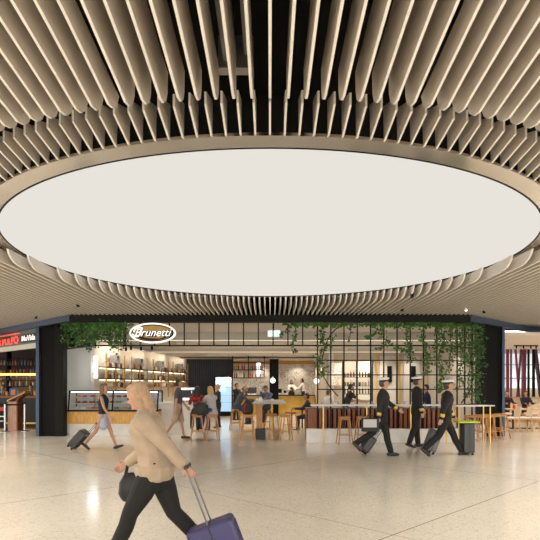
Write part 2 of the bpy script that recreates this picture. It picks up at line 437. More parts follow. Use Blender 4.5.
# ================================================================ GLAZING SCREEN
GY = 15.42
scr = thing('steel_grid_screen', 'black steel grid screen along the cafe front, open below the transom on the left', 'screen', (0, GY, 0))
def gseg(name, mbx): return mbx.build(name, M['steelblk'], scr, loc=(0,-GY,0))
K0, K1 = (-5.12, GY), (5.2, GY)
L0, R1 = (-6.6, 17.0), (6.68, 16.98)
zt, zb = 3.47, PZ(345.6, GY)
for nm, z in (('top_rail', zt), ('transom_rail', zb)):
    mb = MB(); mb.seg(L0,K0,z-.02,z+.02,.05); mb.seg(K0,K1,z-.02,z+.02,.05); mb.seg(K1,R1,z-.02,z+.02,.05); gseg(nm, mb)
cols_all = []
px = 317.5
while px > 92:
    cols_all.append((PX(px,GY), GY, zb)); px -= 14.8
for k in range(4):
    t = (k+.5)/4; cols_all.append((L0[0]+(K0[0]-L0[0])*t, L0[1]+(K0[1]-L0[1])*t, zb))
for i, (x, y, z0) in enumerate(cols_all): gseg('mullion', MB().box(x-.017,x+.017,y-.02,y+.02,z0,zt))
xg0 = PX(317.5, GY)
px = 317.5
while px < 449:
    x = PX(px,GY); gseg('mullion', MB().box(x-.017,x+.017,GY-.02,GY+.02,.38,zt)); px += 13.25
for k in range(1,5):
    t = k/4; x = K1[0]+(R1[0]-K1[0])*t; y = K1[1]+(R1[1]-K1[1])*t
    gseg('mullion', MB().box(x-.017,x+.017,y-.02,y+.02,.38,zt))
for py in (360.3, 374.9, 389.3, 405.5, 429):
    z = PZ(py, GY); mb = MB(); mb.seg((xg0,GY),K1,z-.015,z+.015,.04); mb.seg(K1,R1,z-.015,z+.015,.04); gseg('grid_rail', mb)
# diagonal brace pieces behind ivy
# plinth
pl = MB()
pl.seg((PX(306.7,15.2), 15.36), (5.3,15.36), 0, .385, .34); pl.seg((5.2,15.36),(6.75,17.0),0,.385,.34)
tag(pl.build('planter_plinth', M['white']), 'low white stone plinth under the black grid screen', 'plinth')
# timber slat bar front behind grid
bf = thing('bar_counter', 'red timber bar of vertical boards with dark top behind the black grid', 'bar counter', (1.2,15.9,0))
mb = MB(); x = 1.32-1.2
while x < 4.0:
    mb.box(x, x+.085, -.14+.02*math.sin(x*9), -.03, 0, .93); x += .14
for k in range(7):
    a = PI/2+PI/2*k/6; mb.box(.12+.22*math.cos(a)-.04,.12+.22*math.cos(a)+.04,.10-.24*math.sin(a),.16-.2*math.sin(a),0,.93)
mb.build('board', M['redwood'], bf)
MB().box(-.1,4.05,-.03,.04,0,.93).build('backing', M['black'], bf)
MB().box(-.12,4.05,-.05,.5,.93,.97).build('worktop', mat('dark_stone',(.06,.05,.05),.3), bf)
# counters
ct = thing('high_counter', 'long white high counter on brass posts along the black grid', 'counter', (0,15.1,0))
MB().box(PX(311,14.95), 5.05, -.18, .16, 1.06, 1.10).build('countertop', M['white'], ct, bevel=.006)
for px in (323.5,367,411,452): MB().cyl((PX(px,14.95)if px!=452 else 4.98,-.12,0), .024, 1.06, 12).build('leg', M['brass'], ct)
ct = thing('high_table', 'white high table on brass legs at the right end by the ivy', 'table', (5.68,14.98,0), math.radians(14))
MB().box(-.62,.62,-.2,.2,1.05,1.085).build('tabletop', M['white'], ct, bevel=.006)
for x in (-.5,.5):
    for y in (-.15,.15): MB().cyl((x,y,0), .018, 1.05, 10).build('leg', M['brass'], ct)

# ================================================================ IVY
def leaf(mb, p, s, rnd):
    d = Vector((rnd.uniform(-1,1), rnd.uniform(-1,.2), rnd.uniform(-1,.3))).normalized()
    up = Vector((rnd.uniform(-1,1), -1, rnd.uniform(-.3,1))).normalized()
    side = d.cross(up)
    if side.length < .1: return
    side.normalize(); nrm = side.cross(d); p = Vector(p)
    vs = [p, p+d*s*.25+side*s*.42+nrm*s*.08, p+d*s*.6+side*s*.28, p+d*s, p+d*s*.6-side*s*.28, p+d*s*.25-side*s*.42+nrm*s*.08, p+d*s*.5-nrm*s*.05]
    mb.add(vs, [(0,1,6),(1,2,6),(2,3,6),(3,4,6),(4,5,6),(5,0,6)])
def vine(path, dens, spread, label, group, size=.085, seed=0):
    rnd = random.Random(seed); base = Vector(path[0])
    root = thing('ivy_vine', label, 'ivy', base, 0, group)
    P = [Vector(p)-base for p in path]
    fine = []
    for a, b_ in zip(P[:-1], P[1:]):
        n = max(2, int((b_-a).length/.12))
        for k in range(n): fine.append(a.lerp(b_, k/n)+Vector((rnd.gauss(0,.012), rnd.gauss(0,.01), 0)))
    fine.append(P[-1])
    MB().loft(fine, [.009]*len(fine), side=(0,1,.3), n=5, round_ends=False).build('stem', M['stem'], root)
    lf = MB()
    L = sum((b_-a).length for a, b_ in zip(fine[:-1], fine[1:]))
    for k in range(int(L*dens)):
        t = rnd.random()*(len(fine)-1.001); i = int(t); p = fine[i].lerp(fine[i+1], t-i)
        p = p + Vector((rnd.gauss(0,spread), rnd.gauss(0,spread*.5)-.03, rnd.gauss(0,spread*.6)))
        leaf(lf, p, size*rnd.uniform(.6,1.25), rnd)
    lf.build('foliage', M['leaf'], root)
def screen_pt(px, py, dy=-.06):
    """where the sight line of a photo column meets the screen's plan line"""
    u = (px-270)/F
    if px < 94:   # left chamfer
        (x0,y0),(x1,y1) = L0,K0
    elif px > 450: (x0,y0),(x1,y1) = K1,R1
    else: return (u*GY, GY+dy, PZ(py,GY))
    k = (y1-y0)/(x1-x0); y = (y0-k*x0)/(1-k*u); return (u*y, y+dy, PZ(py,y))
sd = 1
ORD = ['first','second','third','fourth','fifth','sixth','seventh','eighth','ninth','tenth','eleventh','twelfth','thirteenth','fourteenth','fifteenth','sixteenth']
for px in range(68,126,4):
    rr = random.Random(px)
    yb = rr.choice([336,341,345,349,352,344,338])
    vine([screen_pt(px, 323.5), screen_pt(px+rr.uniform(-2,2), yb)], 95, .07, 'ivy strand in the left-hand fringe, %s from the left black pillar' % ORD[(px-68)//4], 'ivy strands left of the sign', seed=sd); sd += 1
for a, b_ in ((67,80),(80,96),(96,112),(112,128)):
    vine([screen_pt(a,325), screen_pt(b_,325)], 330, .10, 'bushy ivy runner on the transom top, '+{67:'against the left black pillar',80:'second from the left black pillar',96:'above the first shelf unit',112:'touching the oval sign'}[a], 'ivy runners at far left', seed=sd); sd += 1
ctr = [
 ([(300,322),(291,325),(284,332),(280,338)], 45, .035, 'short ivy tip curling down toward the green exit sign'),
 ([(296,323),(295,334),(293,344),(294,353)], 60, .035, 'single thin ivy strand hanging just left of the full grid'),
 ([(321,323),(320,335),(324,348),(319,358),(323,368),(321,378)], 75, .07, 'leafy ivy strand twisting down the left edge of the full grid'),
 ([(349,323),(351,332),(348,341)], 45, .04, 'short ivy strand with few leaves beside the arching stem'),
 ([(336,334),(332,340),(330,346)], 35, .03, 'tiny ivy sprig beneath the arching stem'),
 ([(372,323),(376,330),(371,336),(366,338)], 60, .05, 'ivy sprig hooking left under the header middle of the grid'),
 ([(383,325),(380,335),(388,343),(376,349)], 55, .06, 'ivy branch drooping left across the transom rail'),
 ([(392,345),(400,349),(408,351)], 70, .05, 'level ivy branch lying along the transom rail'),
 ([(407,323),(405,335),(409,348),(410,362)], 85, .06, 'ivy strand hanging behind the middle officer'),
 ([(423,323),(421,335),(425,348),(427,360),(424,374)], 90, .06, 'long ivy strand between the middle and right officers'),
 ([(434,323),(437,336),(433,350)], 80, .055, 'shorter ivy strand above the right officer'),
 ([(440,323),(442,340),(438,360),(443,378),(437,392)], 90, .06, 'long ivy strand behind the right officer cap'),
]
for pth, dn, spd, lab in ctr:
    vine([screen_pt(*p) for p in pth], dn, spd, lab, 'ivy strands over the black grid', seed=sd); sd += 1
for a, b_, dn in ((283,305,60),(305,325,120),(325,345,110),(345,372,100),(372,400,130),(400,430,140),(430,452,170),(452,480,130)):
    vine([screen_pt(a,324), screen_pt(b_,325)], dn, .06, 'ivy runner hugging the header, '+{283:'thinnest one at its left start',305:'reaching the left edge of the full grid',325:'crossed by the arching stem',345:'above the bright bottle shelving',372:'above the left officer',400:'above the middle officer',430:'above the right officer',452:'thickest one by the black pillar'}[a], 'ivy runners above the grid', seed=sd); sd += 1
for px, yb in ((448,372),(454,352),(458,388),(463,362),(467,398),(471,376),(474,402),(477,404),(479,352)):
    p0 = screen_pt(min(px,480),323); p1 = screen_pt(min(px,480),yb)
    vine([p0, ((p0[0]+p1[0])/2+.05, (p0[1]+p1[1])/2-.05, (p0[2]+p1[2])/2), p1], 78, .075, 'ivy strand in the right-hand curtain, %s, %s' % ({448:'at its left edge',454:'second from its left edge',458:'third from its left edge',463:'fourth from its left edge',467:'at its middle',471:'fourth from the black pillar',474:'third from the black pillar',477:'second from the black pillar',479:'nearest to the black pillar'}[px], 'hanging low' if yb > 374 else 'ending high'), 'ivy curtain by the right pillar', size=.075, seed=sd); sd += 1
# bare climbing stems
vs = thing('vine_stem', 'dark woody stem arching up through the grid and down to the bar', 'stem', screen_pt(345,323,.05))
b0 = Vector(screen_pt(345,323,.05))
MB().loft([Vector(screen_pt(x,y,.05))-b0 for x,y in ((346,324),(338,327),(331,334),(326,344),(323,356),(322,366),(324,377),(330,387),(338,396))], [.016]*9, n=6).build('stem', M['stem'], vs)
b0 = Vector(screen_pt(474,340,.06))
vs = thing('vine_stem', 'dark crooked ivy stem rising behind the right-hand high table', 'stem', b0)
MB().loft([Vector(screen_pt(x,y,.06))-b0 for x,y in ((474,340),(471,360),(474,378),(470,392),(462,403))], [.02]*5, n=6).build('stem', M['stem'], vs)

# ================================================================ SIGN (oval)
sg = thing('oval_sign', 'oval illuminated cafe sign lettered Brunetti on gold, left of centre', 'sign', (PX(152.5,15.15), 15.15, PZ(333,15.15)))
def oval(a, b_, y0, y1, n=48): 
    return MB().prism_y([(a*math.cos(2*PI*k/n), b_*math.sin(2*PI*k/n)) for k in range(n)], y0, y1)
oval(.66,.29,0,.09).build('rim', mat('sign_white',(.85,.85,.85),.4,emit=(1,.97,.9),estr=.75), sg)
oval(.61,.245,-.01,.02).build('dark_oval', M['steelblk'], sg)
oval(.565,.215,-.02,.0).build('gold_field', mat('sign_gold',(.36,.22,.05),.4,emit=(.5,.3,.08),estr=.15), sg)
mb = MB(); pr = [(.5*math.cos(t), -.02+.19*math.sin(t)) for t in [PI+.35+(PI-.7)*k/14 for k in range(15)]]
mb.prism_y(pr+[(.2,-.16),(-.1,-.15)], -.026, -.018).build('shadow_swoosh', M['steelblk'], sg)
text_mesh('Brunetti', .31, M['steelblk'], 'lettering_outline', sg, .004, .35, .012, (0.02,-.028,-.012), width=1.06)
text_mesh('Brunetti', .31, mat('sign_letters',(.9,.9,.9),.4,emit=(1,1,1),estr=.8), 'lettering', sg, .004, .35, .0, (0,-.04,0), width=1.04)
MB().loft([(-.56,-.045,-.04),(-.50,-.045,-.11),(-.40,-.045,-.10),(-.32,-.045,.02),(-.28,-.045,.14),(-.36,-.045,.17),(-.48,-.045,.12),(-.52,-.045,.04)], [.018]*8, side=(0,1,0), n=6).build('flourish', MATS['sign_letters'], sg)
MB().box(-.3,-.27,.09,.28,.1,.13).box(.27,.3,.09,.28,.1,.13).build('bracket', M['steelblk'], sg)

# exit sign inside
ex = thing('exit_sign', 'pale lit exit sign hanging behind the transom glazing', 'sign', (PX(274,17), 17, PZ(333.5,17)))
MB().box(-.2,.2,0,.05,-.1,.1).build('panel', mat('exit_green',(.7,.85,.85),.5,emit=(.75,.95,1),estr=.75), ex)
MB().box(-.01,.01,.02,.04,.1,3.62-PZ(333.5,17)).build('hanger', M['steelblk'], ex)

# ================================================================ STOOLS
def make_stool(label, group):
    t = thing('bar_stool', label, 'stool', (0,0,0), 0, group)
    MB().lathe([(.0,.735),(.165,.735),(.178,.748),(.178,.765),(.165,.778),(.06,.768),(0,.766)], n=24, cap=False).build('seat', M['wood'], t, smooth=True)
    L = []
    for sx, sy in ((-1,-1),(1,-1),(1,1),(-1,1)):
        a = (sx*.20, sy*.20, 0); b_ = (sx*.115, sy*.115, .74)
        MB().loft([a, b_], [(.017,.019),(.018,.02)], n=8, round_ends=False).build('leg', M['wood'], t)
    for k, (z, s_) in enumerate(((.27,.168),(.34,.160))):
        for q in (-1,1):
            a, b_ = ((-s_, q*s_, z), (s_, q*s_, z)) if k == 0 else ((q*s_, -s_, z), (q*s_, s_, z))
            MB().loft([a, b_], [.011]*2, side=(0,0,1), n=7, round_ends=False).build('rung', M['wood'], t)
    for q in (-1,1): MB().box(-.11,.11,q*.115-.01,q*.115+.01,.69,.735).build('apron', M['wood'], t)
    return t
st0 = make_stool('wooden bar stool under the seated woman in red plaid', 'wooden bar stools in the cafe')
def ground(px, fy): d = F*EYE/(fy-385); return (PX(px,d), d, 0)
st0.location = (PX(197.5,15.9), 15.9, 0); st0.rotation_euler.z = .1
stools = [
 (212, 15.95, .3, 'wooden bar stool under the blonde woman in grey cardigan'),
 (235.5, 19.4, .2, 'wooden bar stool under the bald man in dark jacket'),
 (247.8, 15.75, .15, 'wooden bar stool holding the black and red backpack'),
 (271.5, 16.2, .5, 'empty wooden bar stool beside the table post on its right'),
 (284.5, 15.8, .2, 'nearest empty wooden bar stool right of the communal table'),
 (290.5, 17.7, .6, 'empty wooden bar stool farther back at the right of the communal table'),
 (268.5, 20.15, .1, 'wooden bar stool under the person in blue denim'),
 (344.5, 14.75, .05, 'wooden bar stool standing alone before the white plinth'),
 (362.5, 14.75, .05, 'wooden bar stool half hidden by the left officer'),
]
for px, d, a, lab in stools: dup(st0, (PX(px,d), d, 0), a, lab)
for k, (px, d) in enumerate(((470,15.35),(480,15.6),(487,15.8),(494,16.05),(500.5,16.4))):
    dup(st0, (PX(px,d), d, 0), .1*k, ['wooden bar stool nearest the yellow-topped case in the right-hand row','second wooden bar stool in the right-hand row, counting from the yellow-topped case','middle wooden bar stool of the row by the right pillar','wooden bar stool next to last before the blue corner post','wooden bar stool closest to the blue corner post at right'][k])['group'] = 'bar stools in the row by the right pillar'

# communal high table
tb = thing('high_table', 'long grey-topped communal high table on thick timber posts', 'table', (PX(269.5,16), 16, 0))
MB().box(-.5,.5,-.1,3.5,1.075,1.115).build('tabletop', mat('grey_stone',(.34,.32,.30),.35,0,.1,5), tb, bevel=.006)
po = MB().box(-.40,-.22,.1,.28,.33,1.075).build('post', M['wood'], tb, bevel=.01)
MB().box(-.43,-.12,.03,.32,0,.33).build('base', mat('black_base',(.015,.015,.015),.5), tb, bevel=.01)
MB().box(.05,.12,3.1,3.17,0,1.075).build('leg', M['brassp'], tb)

# ================================================================ PEOPLE
def rotY(v, a):   # pitch forward
    return Vector((v[0]*math.cos(a)+v[2]*math.sin(a), v[1], -v[0]*math.sin(a)+v[2]*math.cos(a)))
def person(label, loc, face, H=1.75, lean=0, legs=((20,5),(-18,25)), arms=((15,15,6),(-15,10,6)), seat=None, nod=0,
           skin='skin', hair=('short',(.03,.02,.015)), top=((.02,.02,.025),'long'), bottom=((.02,.02,.022),'trousers'),
           shoe=(.01,.01,.01), build=1.0, vox=.010, cap=False, cuffs=False, apron=None, female=False, group=None, extra_top=0):
    """faces +X before turning by `face`"""
    k = H/1.75; rad = math.radians
    root = thing('person', label, 'person', loc, face, group)
    Lr = rad(lean)
    def up(h, f=0, y=0): return rotY((f, y, h), Lr)
    B = build
    P = Vector((0,0,0))
    # find pelvis height
    def leg(side, a, b):
        hip = Vector((0, side*.09, -.03)); a = rad(a); b = rad(b)
        kn = hip + Vector((math.sin(a),0,-math.cos(a)))*.43
        an = kn + Vector((math.sin(a-b),0,-math.cos(a-b)))*.41
        return hip, kn, an, a-b
    LG = [leg(1,*legs[0]), leg(-1,*legs[1])]
    def footdir(an, sa):
        pitch = max(-.9, min(.35, sa*.9)) if abs(sa) > .25 else 0      # heel lifts on a trailing leg
        return pitch
    low = min(l[2].z-(.08 + (0.10*max(0,-footdir(l[2],l[3])))) for l in LG)
    pz = (-low) if seat is None else (seat/k+.10)
    off = Vector((0,0,pz))
    def X(v): v = (Vector(v)+off)*k; return v
    sh_w = (.165 if female else .185)*B
    body = MB(); cl = MB(); tr = MB()
    def chain(mb, pts, rad_, infl=0, side=(0,1,0), n=12, ends=True):
        mb.loft([X(p) for p in pts], [((r[0]+infl)*k, (r[1]+infl)*k) if isinstance(r, tuple) else ((r+infl)*k,)*2 for r in rad_], side, n, ends)
    tor = [up(-.06), up(.03), up(.14), up(.26), up(.37,.005), up(.455,-.005), up(.50,-.01)]
    bt = (.02 if female else 0)
    tr_ = [(.10*B,.145*B+bt*.6), (.105*B,.155*B+bt*.4), (.095*B,.135*B-bt), (.11*B,.15*B-bt*.8), (.115*B,.17*B-bt), (.085*B,.165*B-bt), (.055,.09)]
    chain(body, tor, tr_, -.006)
    neck = [up(.47,-.005), up(.55,.0), up(.60,.015)]
    chain(body, neck, [.062,.052,.05], 0)
    # head
    hb = up(.535, .0); hn = Lr*.4+rad(nod)
    def hd(x, y, z): return hb + rotY((x, y, z), hn)
    def hball(mb, c, r, n=14): 
        s0 = len(mb.v); mb.ball((0,0,0), [q*k for q in r], n, 10)
        cc = X(hd(*c)); mb.v[s0:] = [tuple(rotY(v, hn)+cc) for v in mb.v[s0:]]
    hball(body, (.012,0,.155), (.095,.076,.105))
    hball(body, (.035,0,.085), (.062,.055,.062))
    hball(body, (.105,0,.115), (.018,.013,.022), 8)     # nose
    hball(body, (.098,0,.135), (.010,.009,.022), 8)
    hball(body, (.082,0,.050), (.022,.022,.018), 8)     # chin
    hball(body, (.085,0,.165), (.020,.052,.012), 8)     # brow
    for s_ in (1,-1): hball(body, (.0,s_*.077,.125), (.018,.010,.030), 8)
    # legs
    for s_, (hip, kn, an, sa) in zip((1,-1), LG):
        mid = hip.lerp(kn,.5); cal = kn.lerp(an,.3)+Vector((-.012,0,0))
        chain(body, [hip, mid, kn, cal, an], [.085*B,.074*B,.053,.052,.036], -.004)
        pt = footdir(an, sa); fd = rotY((1,0,0), -pt*1.0 if pt < 0 else -pt)
        fd = Vector((math.cos(pt),0,math.sin(pt))); fn = Vector((-math.sin(pt),0,math.cos(pt)))
        heel = an - fd*.05 - fn*.045; toe = an + fd*.15 - fn*.052; ball_ = an+fd*.07-fn*.045
        chain(body, [heel, an-fn*.03, ball_, toe], [(.03,.03),(.042,.035),(.03,.042),(.018,.036)], 0)
        sh = MB(); chain(sh, [heel-fd*.005, an-fn*.035, ball_, toe+fd*.012], [(.035,.036),(.047,.043),(.034,.048),(.023,.042)], .004)
        chain(sh, [heel-fn*.02, ball_-fn*.022, toe-fn*.004], [(.012,.036),(.012,.046),(.010,.040)], .004)
        o = sh.build('shoe', mat('shoe_%.2f_%.2f'%(shoe[0],shoe[2]), shoe, .4), root, smooth=True); remesh(o, vox)
        if bottom[1] == 'trousers':
            chain(tr, [hip+Vector((0,0,.04)), mid, kn, cal, an+Vector((0,0,.02))], [.098*B,.086*B,.068,.066,.058], .008)
        elif bottom[1] == 'shorts':
            chain(tr, [hip+Vector((0,0,.04)), mid, kn.lerp(hip,.12)], [.098*B,.092*B,.084], .010)
    if bottom[1] == 'skirt':
        c0 = (LG[0][1]+LG[1][1])/2
        chain(tr, [up(.10), up(0.0), Vector((0,0,-.1)), Vector((c0.x*.6,0,-.27))], [(.10,.13),(.11,.15),(.115,.155),(.12,.155)], .006)
    else:
        chain(tr, [up(-.09), up(-.02), up(.05), up(.09)] if not extra_top else [up(-.09), up(-.04), up(.01), up(.05)], [(.105*B,.15*B),(.112*B,.165*B),(.105*B,.15*B),(.10*B,.14*B)], .006)
    # arms
    hands = []
    for s_, ar in zip((1,-1), arms):
        a, e, c = [rad(q) for q in ar[:3]]; inw = rad(ar[3]) if len(ar) > 3 else 0
        sh_ = up(.455, -.01, s_*sh_w)
        d1 = Vector((math.sin(a)*math.cos(c), s_*math.sin(c), -math.cos(a)*math.cos(c)))
        el = sh_ + d1*.285
        d2 = Vector((math.sin(a+e)*math.cos(inw), -s_*math.sin(inw)+s_*math.sin(c)*.3, -math.cos(a+e)*math.cos(inw))).normalized()
        wr = el + d2*.25
        chain(body, [sh_-Vector((0,s_*.02,.01)), sh_.lerp(el,.5), el, el.lerp(wr,.35), wr], [.044*B,.045*B,.038,.037,.026], -.003)
        # hand: palm and five unequal bent fingers
        lat = Vector((0,s_,0)); lat = (lat-d2*lat.dot(d2)).normalized(); fr = d2.cross(lat)*s_
        if fr.dot(Vector((math.cos(a+e),0,math.sin(a+e)))) < 0: fr = -fr
        pe = wr+d2*.085
        chain(body, [wr, wr+d2*.03, wr+d2*.06, pe], [(.022,.02),(.015,.034),(.014,.040),(.012,.040)], 0, side=fr, n=10)
        for q, (o_, ln) in enumerate(((.031,.070),(.011,.080),(-.010,.074),(-.030,.058))):
            p0 = wr+d2*.07+fr*o_; curl = -lat
            p1 = p0+d2*(ln*.45+.012)+curl*.006; p2 = p1+d2*ln*.30+curl*ln*.24; p3 = p2+d2*ln*.12+curl*ln*.28
            chain(body, [p0,p1,p2,p3], [.0095,.009,.0085,.0075], 0, side=fr, n=6)
        t0 = wr+d2*.022+fr*.026; t1 = t0+d2*.032+fr*.024-lat*.006; t2 = t1+d2*.030+fr*.006-lat*.010
        chain(body, [t0,t1,t2], [.0115,.0105,.009], 0, side=lat, n=6)
        hands.append(X(wr+d2*.09))
        if top[1] == 'long':
            chain(cl, [sh_+up(.015,0,-s_*.06), sh_, sh_.lerp(el,.5), el, el.lerp(wr,.5), wr-d2*.005], [.058*B,.068*B,.058*B,.053,.048,.042], .004+extra_top*.5)
            if cuffs:
                cf = MB(); chain(cf, [wr-d2*.075, wr-d2*.05], [.052,.050], .004); cf.build('gold_cuff_stripe', M['gold'], root, smooth=True)['label'] = 'gold sleeve stripe'
        elif top[1] == 'short':
            chain(cl, [sh_+up(.015,0,-s_*.06), sh_, sh_.lerp(el,.35), sh_.lerp(el,.62)], [.058*B,.068*B,.060*B,.060], .004)
    cb = .12 + extra_top
    hem = ([up(-.10), up(0)] if not extra_top else [up(.005,.01), up(.03,.008)]) if top[1] != 'tank' else [up(.04)]
    tp = hem+[up(.05), up(.14), up(.26), up(.37,.005), up(.455,-.005), up(.495,-.01)]
    rr = ([(.145*B,.180*B),(.145*B,.178*B)] if extra_top else [(.12*B,.165*B),(.118*B,.165*B)] if top[1] != 'tank' else [(.108*B,.155*B)])+[(.11*B,.155*B),(.103*B,.142*B-bt*.8),(.118*B,.155*B-bt*.8),(.124*B,.175*B-bt),(.095*B,.17*B-bt),(.062,.085)]
    chain(cl, tp, rr, .008+extra_top)
    cv = vox
    bo = body.build('body', M[skin], root, smooth=True); remesh(bo, vox, 3)
    o = cl.build('jacket' if top[1] == 'long' else 'shirt', top[0] if not isinstance(top[0], tuple) else mat('cloth_%.3f_%.3f_%.3f'%top[0], top[0], .8, 0, .1, 9), root, smooth=True); remesh(o, vox*1.2, 5)
    o = tr.build(bottom[1], mat('cloth_%.3f_%.3f_%.3f'%bottom[0], bottom[0], .8, 0, .1, 9), root, smooth=True); remesh(o, vox*1.2, 5)
    # hair
    hm = mat('hair_%.3f_%.3f'%(hair[1][0],hair[1][2]), hair[1], .6, 0, .2, 30)
    hr = MB()
    if hair[0] != 'bald' or not cap:
        if hair[0] == 'bald':
            hball(hr, (-.035,0,.13), (.068,.080,.035))
        else:
            hball(hr, (-.018,0,.180), (.088,.083,.095))
            hball(hr, (-.035,0,.13), (.075,.080,.085))
            hball(hr, (.03,0,.232), (.062,.064,.036))
            if hair[0] == 'long':
                chain(hr, [hd(-.05,0,.16), hd(-.065,0,.04), hd(-.06,0,-.06), hd(-.06,0,-.13)], [(.05,.085),(.045,.09),(.04,.085),(.02,.06)])
                for s_ in (1,-1): chain(hr, [hd(-.01,s_*.07,.17), hd(.0,s_*.082,.08), hd(-.02,s_*.085,-.02)], [(.035,.02),(.035,.02),(.02,.015)])
            if hair[0] == 'bun': hball(hr, (-.11,0,.20), (.045,.045,.045))
        o = hr.build('hair', hm, root, smooth=True); remesh(o, max(.008, vox*.8), 3)
    for s_ in (1,-1):
        ey = MB(); hball(ey, (.094,s_*.031,.142), (.012,.014,.009), 8); ey.build('eye', M['eye'], root, smooth=True)
    lp = MB(); hball(lp, (.094,0,.078), (.010,.024,.007), 8); lp.build('mouth', M['lip'], root, smooth=True)
    if cap:
        cp = MB(); s0 = 0
        prof = [(.0,.262),(.06,.262),(.12,.252),(.135,.235),(.118,.215),(.092,.205),(.0,.205)]
        cp.lathe([(r*k, z*k) for r, z in prof], n=24, cap=False)
        cc = X(hd(.01,0,0)); R = lambda v: tuple(rotY((v[0],v[1],v[2]), hn-.12)+cc)
        cp.v = [R(v) for v in cp.v]; co = cp.build('cap', mat('cap_white',(.85,.84,.80),.6), root, smooth=True)
        bd = MB().lathe([(.091*k,.18*k),(.094*k,.212*k)], n=24); bd.v = [R(v) for v in bd.v]; bd.build('cap_band', M['black'], co)
        vz = MB(); vz.prism_y([(0,0)],0,0) if False else None
        vp = []
        for q in range(9):
            t = -1.1+2.2*q/8; vp.append((.085*math.cos(t)*k, .088*math.sin(t)*k, .188*k))
        for q in range(9):
            t = 1.1-2.2*q/8; vp.append((.145*math.cos(t)*k, .10*math.sin(t)*k, .170*k))
        n_ = len(vp); vv = vp+[(a_,b_,c_+.006) for a_,b_,c_ in vp]
        vz.add([R(v) for v in vv], [tuple(range(n_)), tuple(range(2*n_-1,n_-1,-1))]+[(i,(i+1)%n_,n_+(i+1)%n_,n_+i) for i in range(n_)])
        vz.build('cap_visor', M['black'], co)
        bg_ = MB().ball((.098*k,0,.205*k), (.01,.022,.018), 8, 6); bg_.v = [R(v) for v in bg_.v]; bg_.build('cap_badge', M['gold'], co)
    if apron:
        ap = MB(); chain(ap, [up(-.35,.08) if seat is None else up(0,.1), up(.0,.10), up(.2,.10), up(.36,.105)], [(.03,.15),(.03,.15),(.03,.12),(.03,.08)]); ap.build('apron', mat('apron_%.2f'%apron[0], apron, .8), root, smooth=True)
    bpy.context.view_layer.update()
    return root, hands

# the big foreground walker, towing a suitcase to the left
NAVY = (.012,.013,.018)
fw, fh = person('woman in loose beige top and black trousers striding left in the foreground', (PX(156,4.9), 4.9, 0), PI, 1.76, 12,
    legs=((30,8),(-20,22)), arms=((-46,4,10),(4,50,8)), hair=('long',(.42,.27,.16)), top=((.42,.32,.225),'long'), bottom=((.007,.006,.006),'trousers'),
    shoe=(.015,.012,.012), build=1.14, vox=.007, female=True, extra_top=.02, nod=14)
# her handbag, hung on the forearm
hx_ = fh[1]; cF, sF = math.cos(PI), math.sin(PI)
hw = Vector((PX(156,4.9)-hx_.x*.86, 4.9-hx_.y, hx_.z))
hb_ = thing('handbag', 'soft black handbag hanging from the beige-topped walker\'s front forearm', 'handbag', (hw.x+.06, hw.y, hw.z-.35))
MB().loft([(0,0,.05),(0,0,.09),(0,0,.20),(.0,0,.27)], [(.05,.13),(.065,.15),(.06,.14),(.03,.10)], side=(1,0,0), n=16).build('bag_body', mat('bag_black',(.012,.011,.011),.55,0,.1), hb_, smooth=True)
for q in (-.03,.03): MB().loft([(-.08,q,.27),(-.05,q,.40),(.0,q*.5,.47),(.05,q,.40),(.08,q,.27)], [.009]*5, side=(0,1,0), n=6).build('strap', MATS['bag_black'], hb_)

def suitcase(label, loc, rz, tilt, w_, h_, dp, col, handle_len, hcol=(.02,.02,.02), name='suitcase', at_middle=False):
    """local +X = pulling direction; leans towards +X"""
    m = mat('case_%.3f_%.3f_%.3f'%col, col, .35, 0, .05)
    t = thing(name, label, 'suitcase', loc, rz); ta = math.radians(tilt)
    def R(mb): mb.v = [tuple(rotY((v[0], v[1], v[2]-.04), ta)+Vector((0,0,.04))) for v in mb.v]; return mb
    b_ = MB().box(-dp/2, dp/2, -w_/2, w_/2, .06, .06+h_); R(b_).build('shell', m, t, bevel=.03, smooth=False)
    r_ = MB()
    for q in range(-2,3): r_.box(-dp/2-.006, dp/2+.006, q*w_*.17-.008, q*w_*.17+.008, .12, h_)
    R(r_).build('rib', m, t)
    R(MB().box(-.006,.006,-w_/2-.004,w_/2+.004,.058,.064+h_)).build('zip', mat('zip_black',(.01,.01,.01),.5), t)
    x = .0 if at_middle else dp/2-.03
    for q in (-.10,.10): R(MB().box(x-.007,x+.007,q-.007,q+.007,.06+h_,.06+h_+handle_len)).build('pull_tube', mat('dark_metal',(.10,.10,.11),.3,.8), t)
    R(MB().box(x-.014,x+.014,-.115,.115,.06+h_+handle_len-.01,.06+h_+handle_len+.02)).build('grip', mat('grip_black',hcol,.5), t, bevel=.006)
    for sx in (-1,1):
        for sy in (-1,1): R(MB().lathe([(.03,-.012),(.03,.012)], n=12).rot(PI/2,(0,0,0),'X').add([],[])).build('wheel', M['steelblk'], t) if False else None
    for sy in (-1,1):
        for sx in (-1,1):
            wm = MB().lathe([(.028,-.011),(.028,.011)], n=12); wm.rot(PI/2, (0,0,0), 'X'); wm.v = [(v[0]+sx*(dp/2-.05), v[1]+sy*(w_/2-.05), v[2]+.032) for v in wm.v]
            R(wm).build('wheel', M['steelblk'], t)
    mn = min(min((o.matrix_basis@Vector(v.co)).z for v in o.data.vertices) for o in t.children)
    t.location.z = -mn
    return t
# blue suitcase dragged by the foreground walker
suitcase('purple-blue wheeled suitcase trailing behind the foreground walker', (fw.location.x-fh[0].x+.31, 4.9-fh[0].y, 0), PI, 21, .24, .36, .42, (.030,.026,.11), fh[0].z/math.cos(.37)-.43, at_middle=True)

